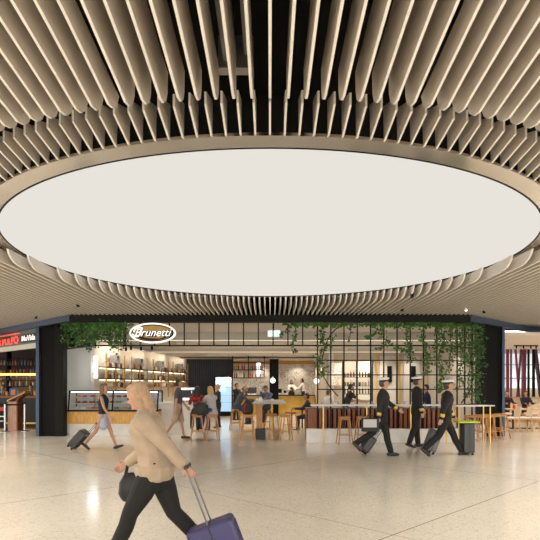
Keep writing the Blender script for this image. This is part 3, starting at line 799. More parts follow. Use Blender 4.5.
# woman with black suitcase at left
person('woman in black top and pale blue skirt walking right past the glass display', (PX(103,13.7), 13.7, 0), 0, 1.74, 2,
    legs=((24,4),(-22,18)), arms=((-20,8,8),(18,15,8)), hair=('long',(.20,.11,.06)), top=((.010,.010,.012),'tank'), bottom=((.42,.48,.62),'skirt'), female=True, shoe=(.012,.012,.012), vox=.009)
suitcase('small black wheeled suitcase tilted behind the walking woman in the pale blue skirt', (PX(72,13.6), 13.6, 0), 0, 42, .36, .50, .22, (.018,.022,.018), .36)
# man in dark tee
person('man in dark grey t-shirt and tan shorts walking beside the counter end', (PX(178,16.3), 16.3, 0), .2, 1.86, 3,
    legs=((14,4),(-16,18)), arms=((18,20,8),(-14,10,8)), hair=('short',(.025,.018,.014)), top=((.07,.065,.08),'short'), bottom=((.42,.31,.22),'shorts'), vox=.010, skin='skin')
# officers
OF = dict(top=((.013,.012,.014),'long'), bottom=((.008,.008,.009),'trousers'), hair=('short',(.06,.045,.035)), cap=True, cuffs=True, vox=.009)
person('left officer in dark uniform and white cap striding right with arms swinging', (PX(382,12.3), 12.3, 0), 0, 1.86, 4, legs=((16,3),(-30,26)), arms=((38,18,8),(-22,12,8)), build=1.08, **OF)
person('middle officer in dark uniform and white cap beside the white counter', (PX(416.5,14.1), 14.1, 0), .1, 1.88, 2, legs=((6,2),(-10,10)), arms=((10,30,6),(0,10,6)), **OF)
person('right officer in dark uniform and white cap striding toward the yellow-topped case', (PX(445.5,12.45), 12.45, 0), 0, 1.88, 6, legs=((28,3),(-24,22)), arms=((18,14,8),(-26,8,8)), **OF)
# what the officers carry
fc = thing('flight_bag', 'black flight bag with pale grey papers carried by the left officer', 'bag', (PX(370,12.0), 11.98, .60))
MB().box(-.19,.19,-.07,.07,0,.30).build('bag_body', MATS['bag_black'], fc, bevel=.02)
MB().box(-.17,.13,-.09,-.072,.10,.28).build('pocket', mat('paper_grey',(.5,.5,.48),.6), fc)
MB().loft([(-.08,0,.30),(-.06,0,.36),(.06,0,.36),(.08,0,.30)], [.012]*4, n=6).build('handle', MATS['bag_black'], fc)
suitcase('dark red-trimmed low wheeled case behind the left officer', (PX(364,12.6), 12.75, 0), 0, 35, .34, .40, .2, (.02,.018,.018), .40)
suitcase('grey fabric wheeled suitcase between the middle and right officers', (PX(429,12.7), 12.75, 0), 0, 20, .38, .52, .25, (.13,.13,.13), .34)
cs = suitcase('dark upright wheeled case with chartreuse lid before the right officer', (PX(467,12.6), 12.6, 0), 0, 0, .36, .70, .26, (.035,.035,.04), .10)
MB().box(-.27,.24,-.21,.21,.765,.80).build('chartreuse_lid', mat('chartreuse',(.45,.60,.03),.5), cs, bevel=.008)['label'] = 'bright yellow-green lid'

# seated / standing cafe people
plaid = bpy.data.materials.new('red_plaid'); plaid.use_nodes = True; nt = plaid.node_tree; b = nt.nodes['Principled BSDF']
ck = nt.nodes.new('ShaderNodeTexChecker'); ck.inputs['Scale'].default_value = 14; ck.inputs[1].default_value = (.45,.02,.02,1); ck.inputs[2].default_value = (.015,.01,.015,1)
tc = nt.nodes.new('ShaderNodeTexCoord'); nt.links.new(tc.outputs['Object'], ck.inputs[0]); nt.links.new(ck.outputs[0], b.inputs['Base Color']); b.inputs['Roughness'].default_value = .8
SIT = ((78,70),(72,78))
person('seated woman in red and black plaid shirt with dark hair', (PX(197.5,15.95), 15.95, 0), 1.9, 1.64, 6, legs=SIT, arms=((42,50,8,15),(36,60,8,15)), seat=.775, hair=('long',(.015,.010,.010)), top=(plaid,'long'), bottom=((.02,.02,.03),'trousers'), female=True)
person('seated blonde woman in grey cardigan facing the plaid shirt', (PX(212.8,15.98), 15.98, 0), 2.3, 1.66, 14, legs=SIT, arms=((45,40,8,15),(38,50,8,15)), seat=.775, hair=('long',(.50,.33,.15)), top=((.42,.41,.41),'long'), bottom=((.03,.05,.16),'trousers'), female=True, skin='skin')
person('waitress in black uniform with tied blonde hair standing behind the seated pair', (PX(218,20.6), 20.6, 0), 3.6, 1.68, 2, legs=((4,2),(-4,4)), arms=((30,60,8),(25,50,8)), hair=('bun',(.42,.26,.12)), top=((.012,.012,.014),'short'), bottom=((.012,.012,.014),'trousers'), female=True, vox=.013)
person('bald man in charcoal jacket seated at the left of the communal table', (PX(236.5,19.4), 19.4, 0), .15, 1.78, 26, legs=SIT, arms=((48,35,8),(42,45,8)), seat=.775, skin='skin2', hair=('bald',(.09,.05,.04)), top=((.055,.06,.065),'long'), bottom=((.03,.06,.14),'trousers'), vox=.012, nod=5, build=1.05)
person('person in blue denim shirt leaning on the communal table from the right', (PX(268.5,20.1), 20.15, 0), -PI/2-.45, 1.76, 22, legs=SIT, arms=((55,40,8),(45,50,8)), seat=.775, skin='skin2', hair=('short',(.015,.012,.012)), top=((.055,.085,.16),'long'), bottom=((.02,.02,.03),'trousers'), vox=.012, nod=14)
person('man in navy sweater seated low on the green chair', (PX(309.5,19.6), 19.6, 0), PI-.1, 1.76, 10, legs=((82,82),(78,75)), arms=((40,50,8),(30,60,8)), seat=.45, skin='skin2', hair=('short',(.015,.012,.012)), top=((.012,.016,.045),'long'), bottom=((.02,.02,.03),'trousers'), vox=.012)
person('dark-haired barista woman in white shirt and black apron facing out over the brass bar', (PX(291.5,30.4), 30.4, .28), -PI/2+.1, 1.66, 4, legs=((3,2),(-3,2)), arms=((35,50,8,20),(35,50,8,20)), hair=('long',(.015,.010,.010)), top=((.70,.69,.67),'long'), bottom=((.02,.02,.02),'trousers'), apron=(.02,.02,.02), female=True, vox=.015)
person('barista man in black vest and white sleeves turned left behind the brass bar', (PX(303.5,30.4), 30.4, .28), PI-.2, 1.74, 8, legs=((3,2),(-3,2)), arms=((40,45,8),(30,50,8)), hair=('short',(.015,.010,.010)), top=((.66,.65,.64),'long'), bottom=((.02,.02,.02),'trousers'), apron=(.02,.02,.02), vox=.015)
person('person in black standing behind the bald man near the hanging shelf', (PX(236.5,25), 25, 0), -.6, 1.74, 2, legs=((3,2),(-3,2)), arms=((20,60,8),(20,60,8)), hair=('short',(.02,.012,.01)), top=((.012,.012,.014),'long'), bottom=((.02,.02,.02),'trousers'), vox=.014)
person('dark-clothed waiter bending over the bar behind the black grid', (PX(346,18.2), 18.2, 0), .1, 1.72, 18, legs=((6,2),(-8,6)), arms=((35,45,8),(45,30,8)), hair=('short',(.015,.012,.012)), top=((.02,.016,.016),'short'), bottom=((.02,.02,.02),'trousers'), vox=.012)
person('person in white shirt seated behind the grid beside the gold edge', (PX(326.5,20.5), 20.5, 0), .6, 1.66, 10, legs=((82,82),(78,75)), arms=((40,50,8),(30,60,8)), seat=.62, hair=('short',(.10,.05,.03)), top=((.62,.60,.58),'long'), bottom=((.02,.02,.03),'trousers'), vox=.014)
person('person in navy jacket standing behind the grid between two officers', (PX(428.5,18), 18.0, 0), 2.9, 1.68, 8, legs=((4,2),(-4,4)), arms=((30,60,8),(30,60,8)), hair=('short',(.015,.012,.012)), top=((.012,.014,.045),'long'), bottom=((.02,.02,.02),'trousers'), vox=.013)
# bags
bk = thing('backpack', 'black backpack with red strap resting on a wooden bar stool', 'backpack', (PX(247.8,15.75), 15.75, .78))
MB().loft([(0,0,.03),(0,0,.14),(.0,0,.28),(.0,0,.38)], [(.10,.15),(.115,.17),(.105,.16),(.06,.10)], side=(1,0,0), n=16).build('bag_body', MATS['bag_black'], bk, smooth=True)
MB().loft([(-.06,-.125,.32),(-.10,-.135,.2),(-.08,-.125,.06)], [.016]*3, n=6).build('strap', mat('red_webbing',(.4,.01,.02),.7), bk)['label'] = 'red strap'
MB().loft([(.0,-.10,.05),(.0,-.12,.10),(.0,-.115,.17)], [(.03,.09),(.04,.10),(.02,.08)], side=(1,0,0), n=12).build('pocket', MATS['bag_black'], bk, smooth=True)
bk = thing('shoulder_bag', 'large dark green-black bag hanging between the plaid and cardigan women', 'bag', (PX(200.5,15.6), 15.55, .80))
MB().loft([(0,0,.03),(0,0,.12),(0,0,.24),(0,0,.30)], [(.07,.17),(.09,.20),(.07,.17),(.04,.12)], side=(1,0,0), n=16).build('bag_body', mat('bag_green_black',(.013,.020,.014),.6), bk, smooth=True)
MB().loft([(-.10,0,.28),(-.07,0,.40),(.07,0,.40),(.10,0,.28)], [.010]*4, n=6).build('handle', MATS['bag_green_black'], bk)

# low furniture near navy man
ch = thing('low_chair', 'dark green low chair under the man in navy', 'chair', (PX(310,19.6), 19.6, 0))
MB().box(-.2,.2,-.2,.2,.41,.45).build('seat', mat('green_paint',(.03,.07,.03),.5), ch, bevel=.01)
MB().box(.18,.21,-.2,.2,.45,.85).build('backrest', MATS['green_paint'], ch, bevel=.01)
for sx in (-.18,.18):
    for sy in (-.18,.18): MB().box(sx-.015,sx+.015,sy-.015,sy+.015,0,.41).build('leg', MATS['green_paint'], ch)
ct = thing('cafe_table', 'small grey cafe table on thin black legs left of the navy man', 'table', (PX(297,20.4), 20.4, 0))
MB().box(-.28,.28,-.3,.3,.71,.74).build('tabletop', MATS['grey_stone'], ct, bevel=.005)
for sx in (-.2,.2):
    for sy in (-.22,.22): MB().cyl((sx,sy,0), .014, .71, 8).build('leg', M['steelblk'], ct)

# ================================================================ DISPLAY CASE (left)
def ccase():
    d0, d1 = 17.35, 18.1
    x0 = PX(67.5, d0); x1 = PX(158, d0)
    t = thing('display_case', 'long glass pastry display case with timber front on a white base', 'display case', ((x0+x1)/2, d0, 0))
    hx = (x1-x0)/2
    MB().box(-hx+.05,hx,.06,.7,0,.38).build('base', M['white'], t)
    MB().box(-hx,hx,0,.75,.38,.78).build('front_panel', mat('bamboo_front',(.55,.30,.07),.4,.2,.25,3,stretch=(8,8,1)), t)
    MB().box(-hx,hx,-.02,.78,.78,.84).build('deck', M['steelblk'], t)
    fr = MB()
    fr.box(-hx,hx,.10,.8,1.43,1.47)
    for x in (-hx+.02, 0-.02, hx-.02):
        fr.add([(x-.02,-.01,.84),(x+.02,-.01,.84),(x+.02,.03,.84),(x-.02,.03,.84),(x-.02,.12,1.45),(x+.02,.12,1.45),(x+.02,.16,1.45),(x-.02,.16,1.45)],[(0,1,2,3),(4,5,6,7),(0,1,5,4),(1,2,6,5),(2,3,7,6),(3,0,4,7)])
    fr.box(-hx,hx,.76,.8,.84,1.45)
    fr.build('frame', M['steelblk'], t)
    MB().add([(-hx,0,.84),(hx,0,.84),(hx,.13,1.43),(-hx,.13,1.43)],[(0,1,2,3)]).build('glass', M['tglass'], t)
    for z in (1.03,1.22): MB().box(-hx+.04,hx-.04,.16,.72,z,z+.012).build('shelf', mat('shelf_white',(.75,.76,.76),.3), t)
    MB().box(-hx+.04,hx-.04,.2,.24,1.405,1.43).build('case_light', mat('case_lit',(.9,.9,.9),.5,emit=(.95,.97,1),estr=3.5), t)
    MB().box(-hx+.04,hx-.04,.74,.76,.84,1.43).build('back_panel', mat('case_back',(.62,.63,.62),.4), t)
    MB().box(-hx+.04,hx-.04,.02,.74,.84,.85).build('tray_deck', MATS['shelf_white'], t)
    return t, hx, d0
cse, hx, d0 = ccase(); cx = cse.location.x
cols = [(.55,.30,.10),(.75,.65,.5),(.35,.08,.05),(.12,.06,.03),(.8,.78,.7),(.55,.12,.08),(.2,.3,.12)]
rnd = random.Random(3)
base_cake = {}
for z, y in ((.85,.3),(1.042,.38),(1.232,.45)):
    x = -hx+.2
    while x < hx-.2:
        ci = rnd.randrange(len(cols)); sh = rnd.randrange(3)
        key = (ci, sh)
        if key not in base_cake:
            mb = MB()
            if sh == 0: mb.lathe([(.075,0),(.08,.03),(.075,.07),(.03,.075),(.0,.075)], n=16, cap=False)
            elif sh == 1: mb.box(-.09,.09,-.05,.05,0,.055).box(-.085,.085,-.045,.045,.055,.07)
            else: mb.loft([(-.08,0,.03),(-.03,.02,.045),(.03,.02,.045),(.08,0,.03)], [.018,.036,.036,.018], n=10)
            o = mb.build('pastry', mat('pastry_%d'%ci, cols[ci], .5, 0, .15, 30), None, smooth=(sh!=1)); base_cake[key] = o; 
        else: o = base_cake[key].copy(); COL.objects.link(o)
        tag(o, ['brown','cream','dark red','chocolate','white','red','green'][ci]+' '+['round','square','long'][sh]+' pastry on the '+{.85:'bottom deck',1.042:'middle shelf',1.232:'top shelf'}[z]+' of the display case, '+('left' if x < 0 else 'right')+' half', 'pastry', 'pastries in the display case')
        o.location = (cx+x, d0+y, z); o.rotation_euler.z = rnd.uniform(-.3,.3); x += rnd.uniform(.2,.27)
# service counter end (right of the case) with machine
sc_ = thing('service_counter', 'pale service counter continuing right of the glass case', 'counter', (PX(172,18), 18.2, 0))
MB().box(-.45,.75,-.3,.3,0,1.02).build('body', M['plaster'], sc_)
MB().box(-.5,.8,-.34,.34,1.02,1.07).build('worktop', M['white'], sc_)
cm = thing('coffee_machine', 'silver and black espresso machine on the service counter', 'coffee machine', (PX(187,18.1), 18.1, 1.07))
MB().box(-.3,.3,-.22,.22,.05,.16).build('drip_tray', M['chrome'], cm, bevel=.01)
MB().box(-.32,.32,-.05,.24,.10,.46).build('body', M['dgrey'], cm, bevel=.02)
MB().box(-.33,.33,-.22,.24,.40,.50).build('head', mat('machine_pale',(.6,.68,.75),.25,.5), cm, bevel=.02)
for x in (-.18,.18): MB().cyl((x,-.14,.30), .03, .1, 10).build('group_handle', M['chrome'], cm)

# ---- shelf units on lit left wall
def wall_pt(d):
    for (x0,y0),(x1,y1) in zip(pts[:-1], pts[1:]):
        if y0 <= d <= y1: return x0+(x1-x0)*(d-y0)/(y1-y0)
    return pts[-1][0]
items = {}
def box_item(kind, col):
    key = (kind, col)
    if key in items:
        o = items[key].copy(); COL.objects.link(o)
        for c in items[key].children:
            k = c.copy(); COL.objects.link(k); k.parent = o
        return o
    m = mat('item_%.2f_%.2f_%.2f'%col, col, .35, 0, .05)
    if kind == 'bottle': o = MB().lathe([(0,0),(.035,0),(.037,.02),(.037,.17),(.014,.22),(.013,.28),(.015,.285),(.015,.30),(0,.30)], n=12, cap=False).build('bottle', m, None, smooth=True)
    elif kind == 'jar':
        o = MB().lathe([(0,0),(.05,0),(.055,.02),(.055,.13),(.04,.15)], n=12).build('jar', m, None, smooth=True)
        MB().cyl((0,0,.15), .044, .03, 12).build('lid', M['brassp'], o)
    elif kind == 'gift_box':
        o = MB().box(-.07,.07,-.07,.07,0,.16).build('gift_box', m, None, bevel=.004)
        MB().box(-.012,.012,-.073,.073,-.0,.164).build('ribbon', mat('ribbon_black',(.05,.02,.03),.5), o)
    elif kind == 'cup': o = MB().lathe([(0,0),(.025,0),(.04,.06),(.042,.08),(.038,.08),(.03,.02),(0,.01)], n=12, cap=False).build('cup', m, None, smooth=True)
    elif kind == 'glass': o = MB().lathe([(.03,0),(.03,.005),(.005,.01),(.005,.08),(.032,.11),(.035,.16),(.03,.19)], n=10).build('wine_glass', mat('glass_clear',(.6,.65,.7),.1,0,alpha=.5), None, smooth=True)
    items[key] = o; return o
for u, (dA, dB) in enumerate(((18.3,19.9),(20.5,22.2),(22.8,24.8),(25.4,27.9))):
    xa, xb = wall_pt(dA)+.25, wall_pt(dB)+.25
    dm = (dA+dB)/2; xm = (xa+xb)/2; ang = math.atan2(dB-dA, xb-xa); Ln = math.hypot(dB-dA, xb-xa)
    labs = ['first lit wall shelf unit, nearest the white end panel', 'second lit wall shelf unit from the left', 'third lit wall shelf unit from the left, above the walking man', 'fourth lit wall shelf unit, deepest in the cafe']
    t = thing('shelf_unit', labs[u], 'shelves', (xm, dm, 0), ang, 'lit shelf units on the left wall')
    for z in (1.88, 2.28): MB().box(-Ln/2,Ln/2,-.13,.17,z-.03,z).build('shelf', M['steelblk'], t)
    for z in (1.58,): MB().box(-Ln/2,Ln/2,-.13,.17,z-.03,z).build('shelf', M['wood'], t)
    for x in (-Ln/2+.03, Ln/2-.03, 0): MB().box(x-.02,x+.02,-.10,-.06,1.1,2.75 if x else 2.28).build('upright', M['brassp'], t)
    MB().box(-Ln/2,Ln/2,.12,.15,2.22,2.25).build('shelf_light', mat('shelf_lit',(.9,.8,.6),.5,emit=(1,.84,.62),estr=2.5), t)
    MB().box(-Ln/2,Ln/2,.12,.15,1.82,1.845).build('shelf_light', MATS['shelf_lit'], t)
    ca, sa_ = math.cos(ang), math.sin(ang)
    for z, kinds in ((1.58,('cup','jar')),(1.88,('bottle','jar')),(2.28,('gift_box','jar','bottle'))):
        x = -Ln/2+.12
        while x < Ln/2-.1:
            kd = rnd.choice(kinds); col = rnd.choice([(.75,.72,.66),(.4,.16,.06),(.16,.05,.03),(.5,.35,.15),(.08,.06,.05)])
            o = box_item(kd, col); o.location = (xm+x*ca+.02*sa_, dm+x*sa_, z); o.rotation_euler.z = ang
            sw = {1.58:'low wooden shelf',1.88:'middle shelf',2.28:'upper shelf'}[z]+' of the '+['first','second','third','deepest'][u]+' lit unit'
            tag(o, {.75:'white ',.4:'rust-coloured ',.16:'dark red ',.5:'tan ',.08:'black '}[col[0]]+{'cup':'small cup on the ','jar':'lidded jar on the ','bottle':'bottle on the ','gift_box':'ribboned box on the '}[kd]+sw, kd.replace('_',' '), kd.replace('_',' ')+' row on the '+sw)
            x += rnd.uniform(.14,.20)
    # large boxes on top
    o = MB().box(-.17,.17,-.12,.12,0,.27).build('carton', mat('carton_grey',(.35,.33,.34),.5), None, loc=(xm+.1*ca, dm+.1*sa_, 2.44 if False else 2.445), rz=ang, bevel=.004)
    o.location.z = 2.745 if False else 2.45
    tag(o, ['pale carton printed with dark triangle, topmost on the first shelf unit','grey carton topmost on the second shelf unit','dark carton topmost on the third shelf unit','small carton topmost on the deepest shelf unit'][u], 'box')
    MB().add([(-.12,-.122,.24),(.12,-.122,.24),(0,-.122,.06)],[(0,1,2)]).build('print', M['navy'], o)
# vertical light box beside the first shelves
lb = thing('vertical_light', 'bright white vertical wall light left of the shelves', 'wall light', (PX(95.5,17.75), 17.75, 0))
MB().box(-.04,.06,-.03,.04,PZ(378,17.75),PZ(356,17.75)).build('diffuser', mat('cool_lit',(1,1,1),.5,emit=(.85,.92,1),estr=3), lb)
for pz_ in (374,361): MB().box(-.09,-.03,-.02,.22,PZ(pz_,17.75)-.015,PZ(pz_,17.75)+.015).build('clip', M['steelblk'], lb)
lamp('vertical_light_glow', 'POINT', (PX(95,17.75)-.12, 17.7, PZ(367,17.75)), 4, (.85,.92,1), size=.1)
# track spotlights under transom left
for px, py in ((126,349),(131,348),(141,348.5),(152,348)):
    t = thing('track_spotlight', 'small black track spotlight hanging below the oval sign', 'spotlight', (PX(px,16.2), 16.2, PZ(py,16.2)), 0, 'black track spotlights by the sign')
    MB().cyl((0,0,-.06), .035, .11, 10).build('can', M['steelblk'], t); MB().cyl((0,0,.05), .008, 3.62-PZ(py,16.2)-.05, 6).build('stem', M['steelblk'], t)

# ================================================================ BACK BAR
br = thing('brass_bar', 'long brass-fronted bar counter across the back of the cafe', 'bar counter', (0,29.5,0))
MB().box(PX(222,29.5), 2.48, 0,.6,0,1.05).build('front', M['brassp'], br)
MB().box(PX(222,29.5)-.05, 2.5, -.05,.65,1.05,1.10).build('worktop', M['steelblk'], br)
struct(MB().box(PX(222,29.5), 2.5, 30.12, 31, 0,.28).build('floor_staff_platform', M['dgrey']))
cl_ = struct(MB().box(PX(269.5,28.6), PX(278.5,28.6), 28.4,28.9,0,3.06).build('wall_column', M['black']))
# hanging shelf with bottles
hs = thing('hanging_shelf', 'black hanging shelf of bottles above the back bar', 'shelves', (PX(248.5,27), 27, 0))
x0, x1 = -.80, .80
for z in (PZ(378,27), PZ(370,27), PZ(362.5,27)): MB().box(x0,x1,-.15,.15,z-.02,z+.02).build('shelf', M['steelblk'], hs)
for x in (x0, 0, x1): MB().box(x-.02,x+.02,-.15,.15,PZ(378,27),3.12).build('upright', M['steelblk'], hs)
MB().box(.42,.62,.02,.06,PZ(378,27)+.05,PZ(363,27)).build('light_panel', MATS['cool_lit'], hs)
for z in (PZ(378,27)+.02, PZ(370,27)+.02):
    x = x0+.09
    while x < x1-.05:
        if abs(x) > .05:
            o = box_item('bottle', (cc_ := rnd.choice([(.35,.04,.03),(.6,.55,.45),(.08,.06,.05),(.45,.25,.08)]))); o.location = (hs.location.x+x, 26.93, z)
            tag(o, {.35:'red',.6:'pale',.08:'dark',.45:'amber'}[cc_[0]]+' bottle on the '+('lower' if z < PZ(374,27) else 'upper')+' board of the hanging shelf, '+('left' if x < 0 else 'right')+' half', 'bottle', 'bottles on the hanging shelf')
        x += .10
# fridge
fg = thing('drinks_fridge', 'tall glass-fronted fridge glowing pale blue before the navy wall', 'fridge', (PX(223.5,28.2), 28.2, 0))
MB().box(-.47,.47,-.02,.32,0,2.12).build('body', M['steelblk'], fg)
MB().box(-.42,.42,-.03,-.02,.25,2.06).build('lit_interior', mat('fridge_lit',(.5,.7,.9),.4,emit=(.45,.70,1),estr=.75), fg)
for z in (.7,1.1,1.5): MB().box(-.42,.42,-.045,-.03,z,z+.02).build('shelf', M['chrome'], fg)
MB().box(-.42,.42,-.06,-.055,.2,2.08).build('door_glass', M['tglass'], fg)
# pendants
for i, (px, py, lab) in enumerate(((228.5,380,'white globe pendant lamp beside the glowing fridge'),(272.8,380.5,'white globe pendant lamp before the black column'),(316.5,381,'white globe pendant lamp beside the grid edge'))):
    d = 24.5; t = thing('pendant_lamp', lab, 'lamp', (PX(px,d), d, PZ(py,d)), 0, 'globe pendant lamps')
    MB().ball((0,0,0), .125, 18, 12).build('globe', mat('globe_lit',(.95,.93,.9),.4,emit=(1,.93,.82),estr=1.6), t, smooth=True)
    MB().cyl((0,0,.12), .03, .06, 10).build('fitting', M['brass'], t); MB().cyl((0,0,.18), .005, 3.12-PZ(py,d)-.18, 6).build('cord', M['steelblk'], t)
# stuff on back bar
for px, w_, h_, nm, lab in ((247,.30,.34,'coffee_grinder','black coffee grinder on the brass bar left of the denim person'),(252,.5,.42,'coffee_machine','dark espresso machine on the brass bar beside the grinder'),(261,.22,.30,'coffee_grinder','small coffee grinder next to the black column'),(280,.2,.34,'till_screen','small dark till screen beside the black column'),(285,.16,.24,'till_screen','small till screen left of the barista woman')):
    t = thing(nm, lab, nm.replace('_',' '), (PX(px,29.7), 29.75, 1.10))
    if nm == 'coffee_grinder':
        MB().lathe([(.06,h_*.6),(.10,h_),(.10,h_+.12),(.04,h_+.14)], n=12).build('hopper', M['tglass'], t); MB().box(-w_/3,w_/3,-.1,.1,0,h_*.62).build('body', M['dgrey'], t, bevel=.015)
    elif nm == 'coffee_machine':
        MB().box(-w_/2,w_/2,-.15,.2,.12,h_).build('body', M['dgrey'], t, bevel=.02); MB().box(-w_/2,w_/2,-.2,.2,0,.08).build('drip_tray', M['chrome'], t); MB().box(-w_/2+.04,w_/2-.04,-.12,.15,.08,.12).build('foot', M['dgrey'], t)
    else:
        MB().box(-w_/2,w_/2,-.02,.02,.1,h_).build('screen', M['steelblk'], t, bevel=.005); MB().box(-.02,.02,-.02,.02,.02,.12).build('stand', M['chrome'], t); MB().cyl((0,0,0), .07, .02, 12).build('base', M['chrome'], t)
# lit bottle shelving behind grid
bs = thing('bottle_shelving', 'brightly lit bottle shelving behind the middle of the black grid', 'shelves', (PX(357,23.5), 23.5, 0))
x0, x1 = PX(343,23.5)-PX(357,23.5), PX(372,23.5)-PX(357,23.5)
MB().box(x0,x1,.2,.24,1.0,2.7).build('back_panel', mat('shelf_glow',(.8,.72,.6),.6,emit=(1,.82,.58),estr=.75), bs)
zsv = [PZ(y,23.5) for y in (401,394,386,377)]
for z in zsv: MB().box(x0,x1,-.12,.2,z-.02,z).build('shelf', M['steelblk'], bs)
for x in (x0,0,x1): MB().box(x-.02,x+.02,-.12,.2,.2,2.7).build('upright', M['steelblk'], bs)
for z in zsv[1:]:
    x = x0+.08
    while x < x1-.05:
        if abs(x) > .05:
            o = box_item((kk_ := rnd.choice(['bottle','bottle','jar'])), (cc_ := rnd.choice([(.35,.2,.05),(.6,.5,.35),(.4,.05,.03),(.12,.1,.05)]))); o.location = (bs.location.x+x, 23.45, z)
            tag(o, {.35:'amber ',.6:'pale ',.4:'red ',.12:'dark '}[cc_[0]]+kk_+' on the '+['','lower','middle','top'][zsv.index(z)]+' shelf of the bright shelving, '+('left' if x < 0 else 'right')+' bay', kk_, 'goods on the bright shelving')
        x += .13
# picture and doorways
pc = thing('picture_frame', 'gold-framed pale drawing on the back wall behind the grid', 'picture', (PX(337,24), 24.3, PZ(374,24)))
MB().box(-.27,.27,0,.03,-.55,.55).build('frame', M['gold'], pc); 
MB().box(-.23,.23,-.01,.0,-.51,.51).build('drawing', mural(), pc)
struct(MB().box(PX(334,24.3),2.7,24.4,24.46,0,3.1).build('wall_screen_panel', M['plaster']))
for i, (px, y0, y1) in enumerate(((390,366,378),(414,366,378))):
    struct(MB().box(PX(px,24.3)-.1, PX(px,24.3)+.1, 24.36,24.44, PZ(y1,24.3)-.2, PZ(y0,24.3)).build('window_%d'%(i+1), M['black']))
# cups/plates on the red timber bar
for k in range(22):
    px = 322+k*5.6; 
    if px > 440: break
    o = box_item('cup' if k%3 else 'glass', (.75,.74,.72)); o.location = (PX(px,15.95), 16.0+.1*(k%2), .97)
    tag(o, 'white cup lined up on the bar behind the grid' if k%3 else 'stemmed glass on the bar behind the grid', 'cup' if k%3 else 'glass', 'cups on the bar behind the grid' if k%3 else 'glasses on the bar behind the grid')
# things on communal table
for px, d, kd, lab in ((260.5,16.4,'jar','white paper-cup jar at the near end of the communal table'),(272.5,17.5,'cup','white cup before the person in denim'),(257,17.8,'cup','white cup before the bald man')):
    o = box_item(kd, (.82,.80,.76)); o.location = (PX(px,d), d, 1.115); tag(o, lab, kd)

# ================================================================ LEFT BAR (seen past the blue post)
struct(MB().box(-15,-7.3,25,25.1,0,3.7).build('wall_bar_back', mat('bar_dark',(.05,.018,.012),.6,0,.3,2)))
struct(MB().box(-15,-7.42,18.8,25,3.3,3.36).build('ceiling_bar', mat('bar_ceiling',(.10,.05,.04),.6)))
struct(MB().box(-7.45,-7.35,19,25,0,3.7).build('wall_bar_side', M['black']))
bs_ = thing('bar_sign', 'grey signboard with red neon words Bar Pulpo above the tapas bar', 'sign', (-8.48, 18.19, 0), math.radians(-43.97))
g_ = bs_
z0s, z1s = PZ(349,17.6), PZ(325,17.4)
MB().box(-3.2,1.42,0,.08,2.95,3.52).build('board', mat('sign_grey',(.10,.10,.085),.5,0,.1,2), g_)
MB().box(-3.2,1.42,-.02,0,2.86,3.03).build('lower_trim', mat('sign_trim',(.6,.57,.47),.5), g_)
neon = mat('red_neon',(.8,.05,.03),.4,emit=(1,.09,.05),estr=1.0)
text_mesh('BAR PULPO', .36, neon, 'neon_lettering', g_, .012, 0, .002, (-1.5,-.05,3.20), width=2.5)
MB().box(-3.0,-.2,-.03,0,3.42,3.45).build('neon_reflection_strip', neon, g_)  # glowing strip standing in for the neon words' reflection above them
MB().box(-.08,1.27,-.03,0,3.09,3.36).build('black_plate', M['steelblk'], g_)
text_mesh('MoVida', .26, mat('sign_letters2',(.85,.83,.8),.4,emit=(1,.95,.9),estr=.6), 'plate_lettering', g_, .008, 0, .003, (.6,-.045,3.22), width=1.1)
bc = thing('tapas_bar', 'dark bar counter with brown top inside the left-hand bar', 'bar counter', (-9.7,20.9,0))
MB().box(-3.3,2.2,0,.7,0,1.14).build('front', mat('dark_green',(.012,.016,.008),.5), bc)
MB().box(-3.35,2.22,-.08,.75,1.14,1.22).build('worktop', M['redwood'], bc)
MB().box(-3.3,2.2,-.06,0,.12,.18).build('foot_rail', M['brass'], bc)
sv = thing('back_shelves', 'crowded back shelves with amber light strip inside the left-hand bar', 'shelves', (-10.4,24.3,0))
for z in (1.6,1.88,2.16,2.55,2.85): MB().box(-3.6,2.9,-.1,.3,z-.03,z).build('shelf', M['steelblk'], sv)
MB().box(-3.6,2.9,-.14,-.1,2.09,2.17).build('amber_strip', mat('amber_lit',(1,.6,.2),.5,emit=(1,.55,.14),estr=3.2), sv)
for x in (-3,-1.6,-.2,1.2,2.6): MB().box(x-.03,x+.03,-.12,.3,1.2,3.2).build('upright', M['steelblk'], sv)
for z, kinds in ((1.6,('bottle','jar')),(1.88,('glass','cup')),(2.16,('bottle','bottle','jar')),(2.55,('bottle',))):
    x = -2.3
    while x < 2.8:
        kd = rnd.choice(kinds); o = box_item(kd, (cc_ := rnd.choice([(.75,.7,.6),(.45,.22,.04),(.12,.16,.25),(.35,.04,.03),(.1,.08,.06),(.06,.05,.05),(.35,.30,.38)]))); o.scale = (1,1,rnd.uniform(.6,1.1))
        o.location = (-10.4+x, 24.25, z)
        tag(o, {.75:'cream',.45:'amber',.12:'dark blue',.35:'red' if cc_[1] < .1 else 'mauve',.1:'brown',.06:'black'}[cc_[0]]+' '+kd+' in the left-hand bar, '+{1.6:'lowest back shelf',1.88:'shelf below the amber strip',2.16:'shelf just above the amber strip',2.55:'highest stocked back shelf'}[z], kd, kd+' row in the left-hand bar')
        x += rnd.uniform(.12,.17)
MB().box(-3.4,2.8,.28,.3,1.2,2.1).build('back_glow_panel', mat('bar_glow',(.12,.07,.04),.6,emit=(1,.5,.12),estr=.05), sv)
mn = thing('menu_screen', 'small pale blue screen hanging beside the blue post', 'screen', (PX(38.5,19.6), 19.6, PZ(353.5,19.6)))
MB().box(-.09,.09,0,.03,-.13,.13).build('display', mat('screen_pale',(.6,.75,.85),.4,emit=(.7,.85,1),estr=.9), mn)
MB().box(-.01,.01,.0,.02,.13,3.3-PZ(353.5,19.6)).build('hanger', M['steelblk'], mn)
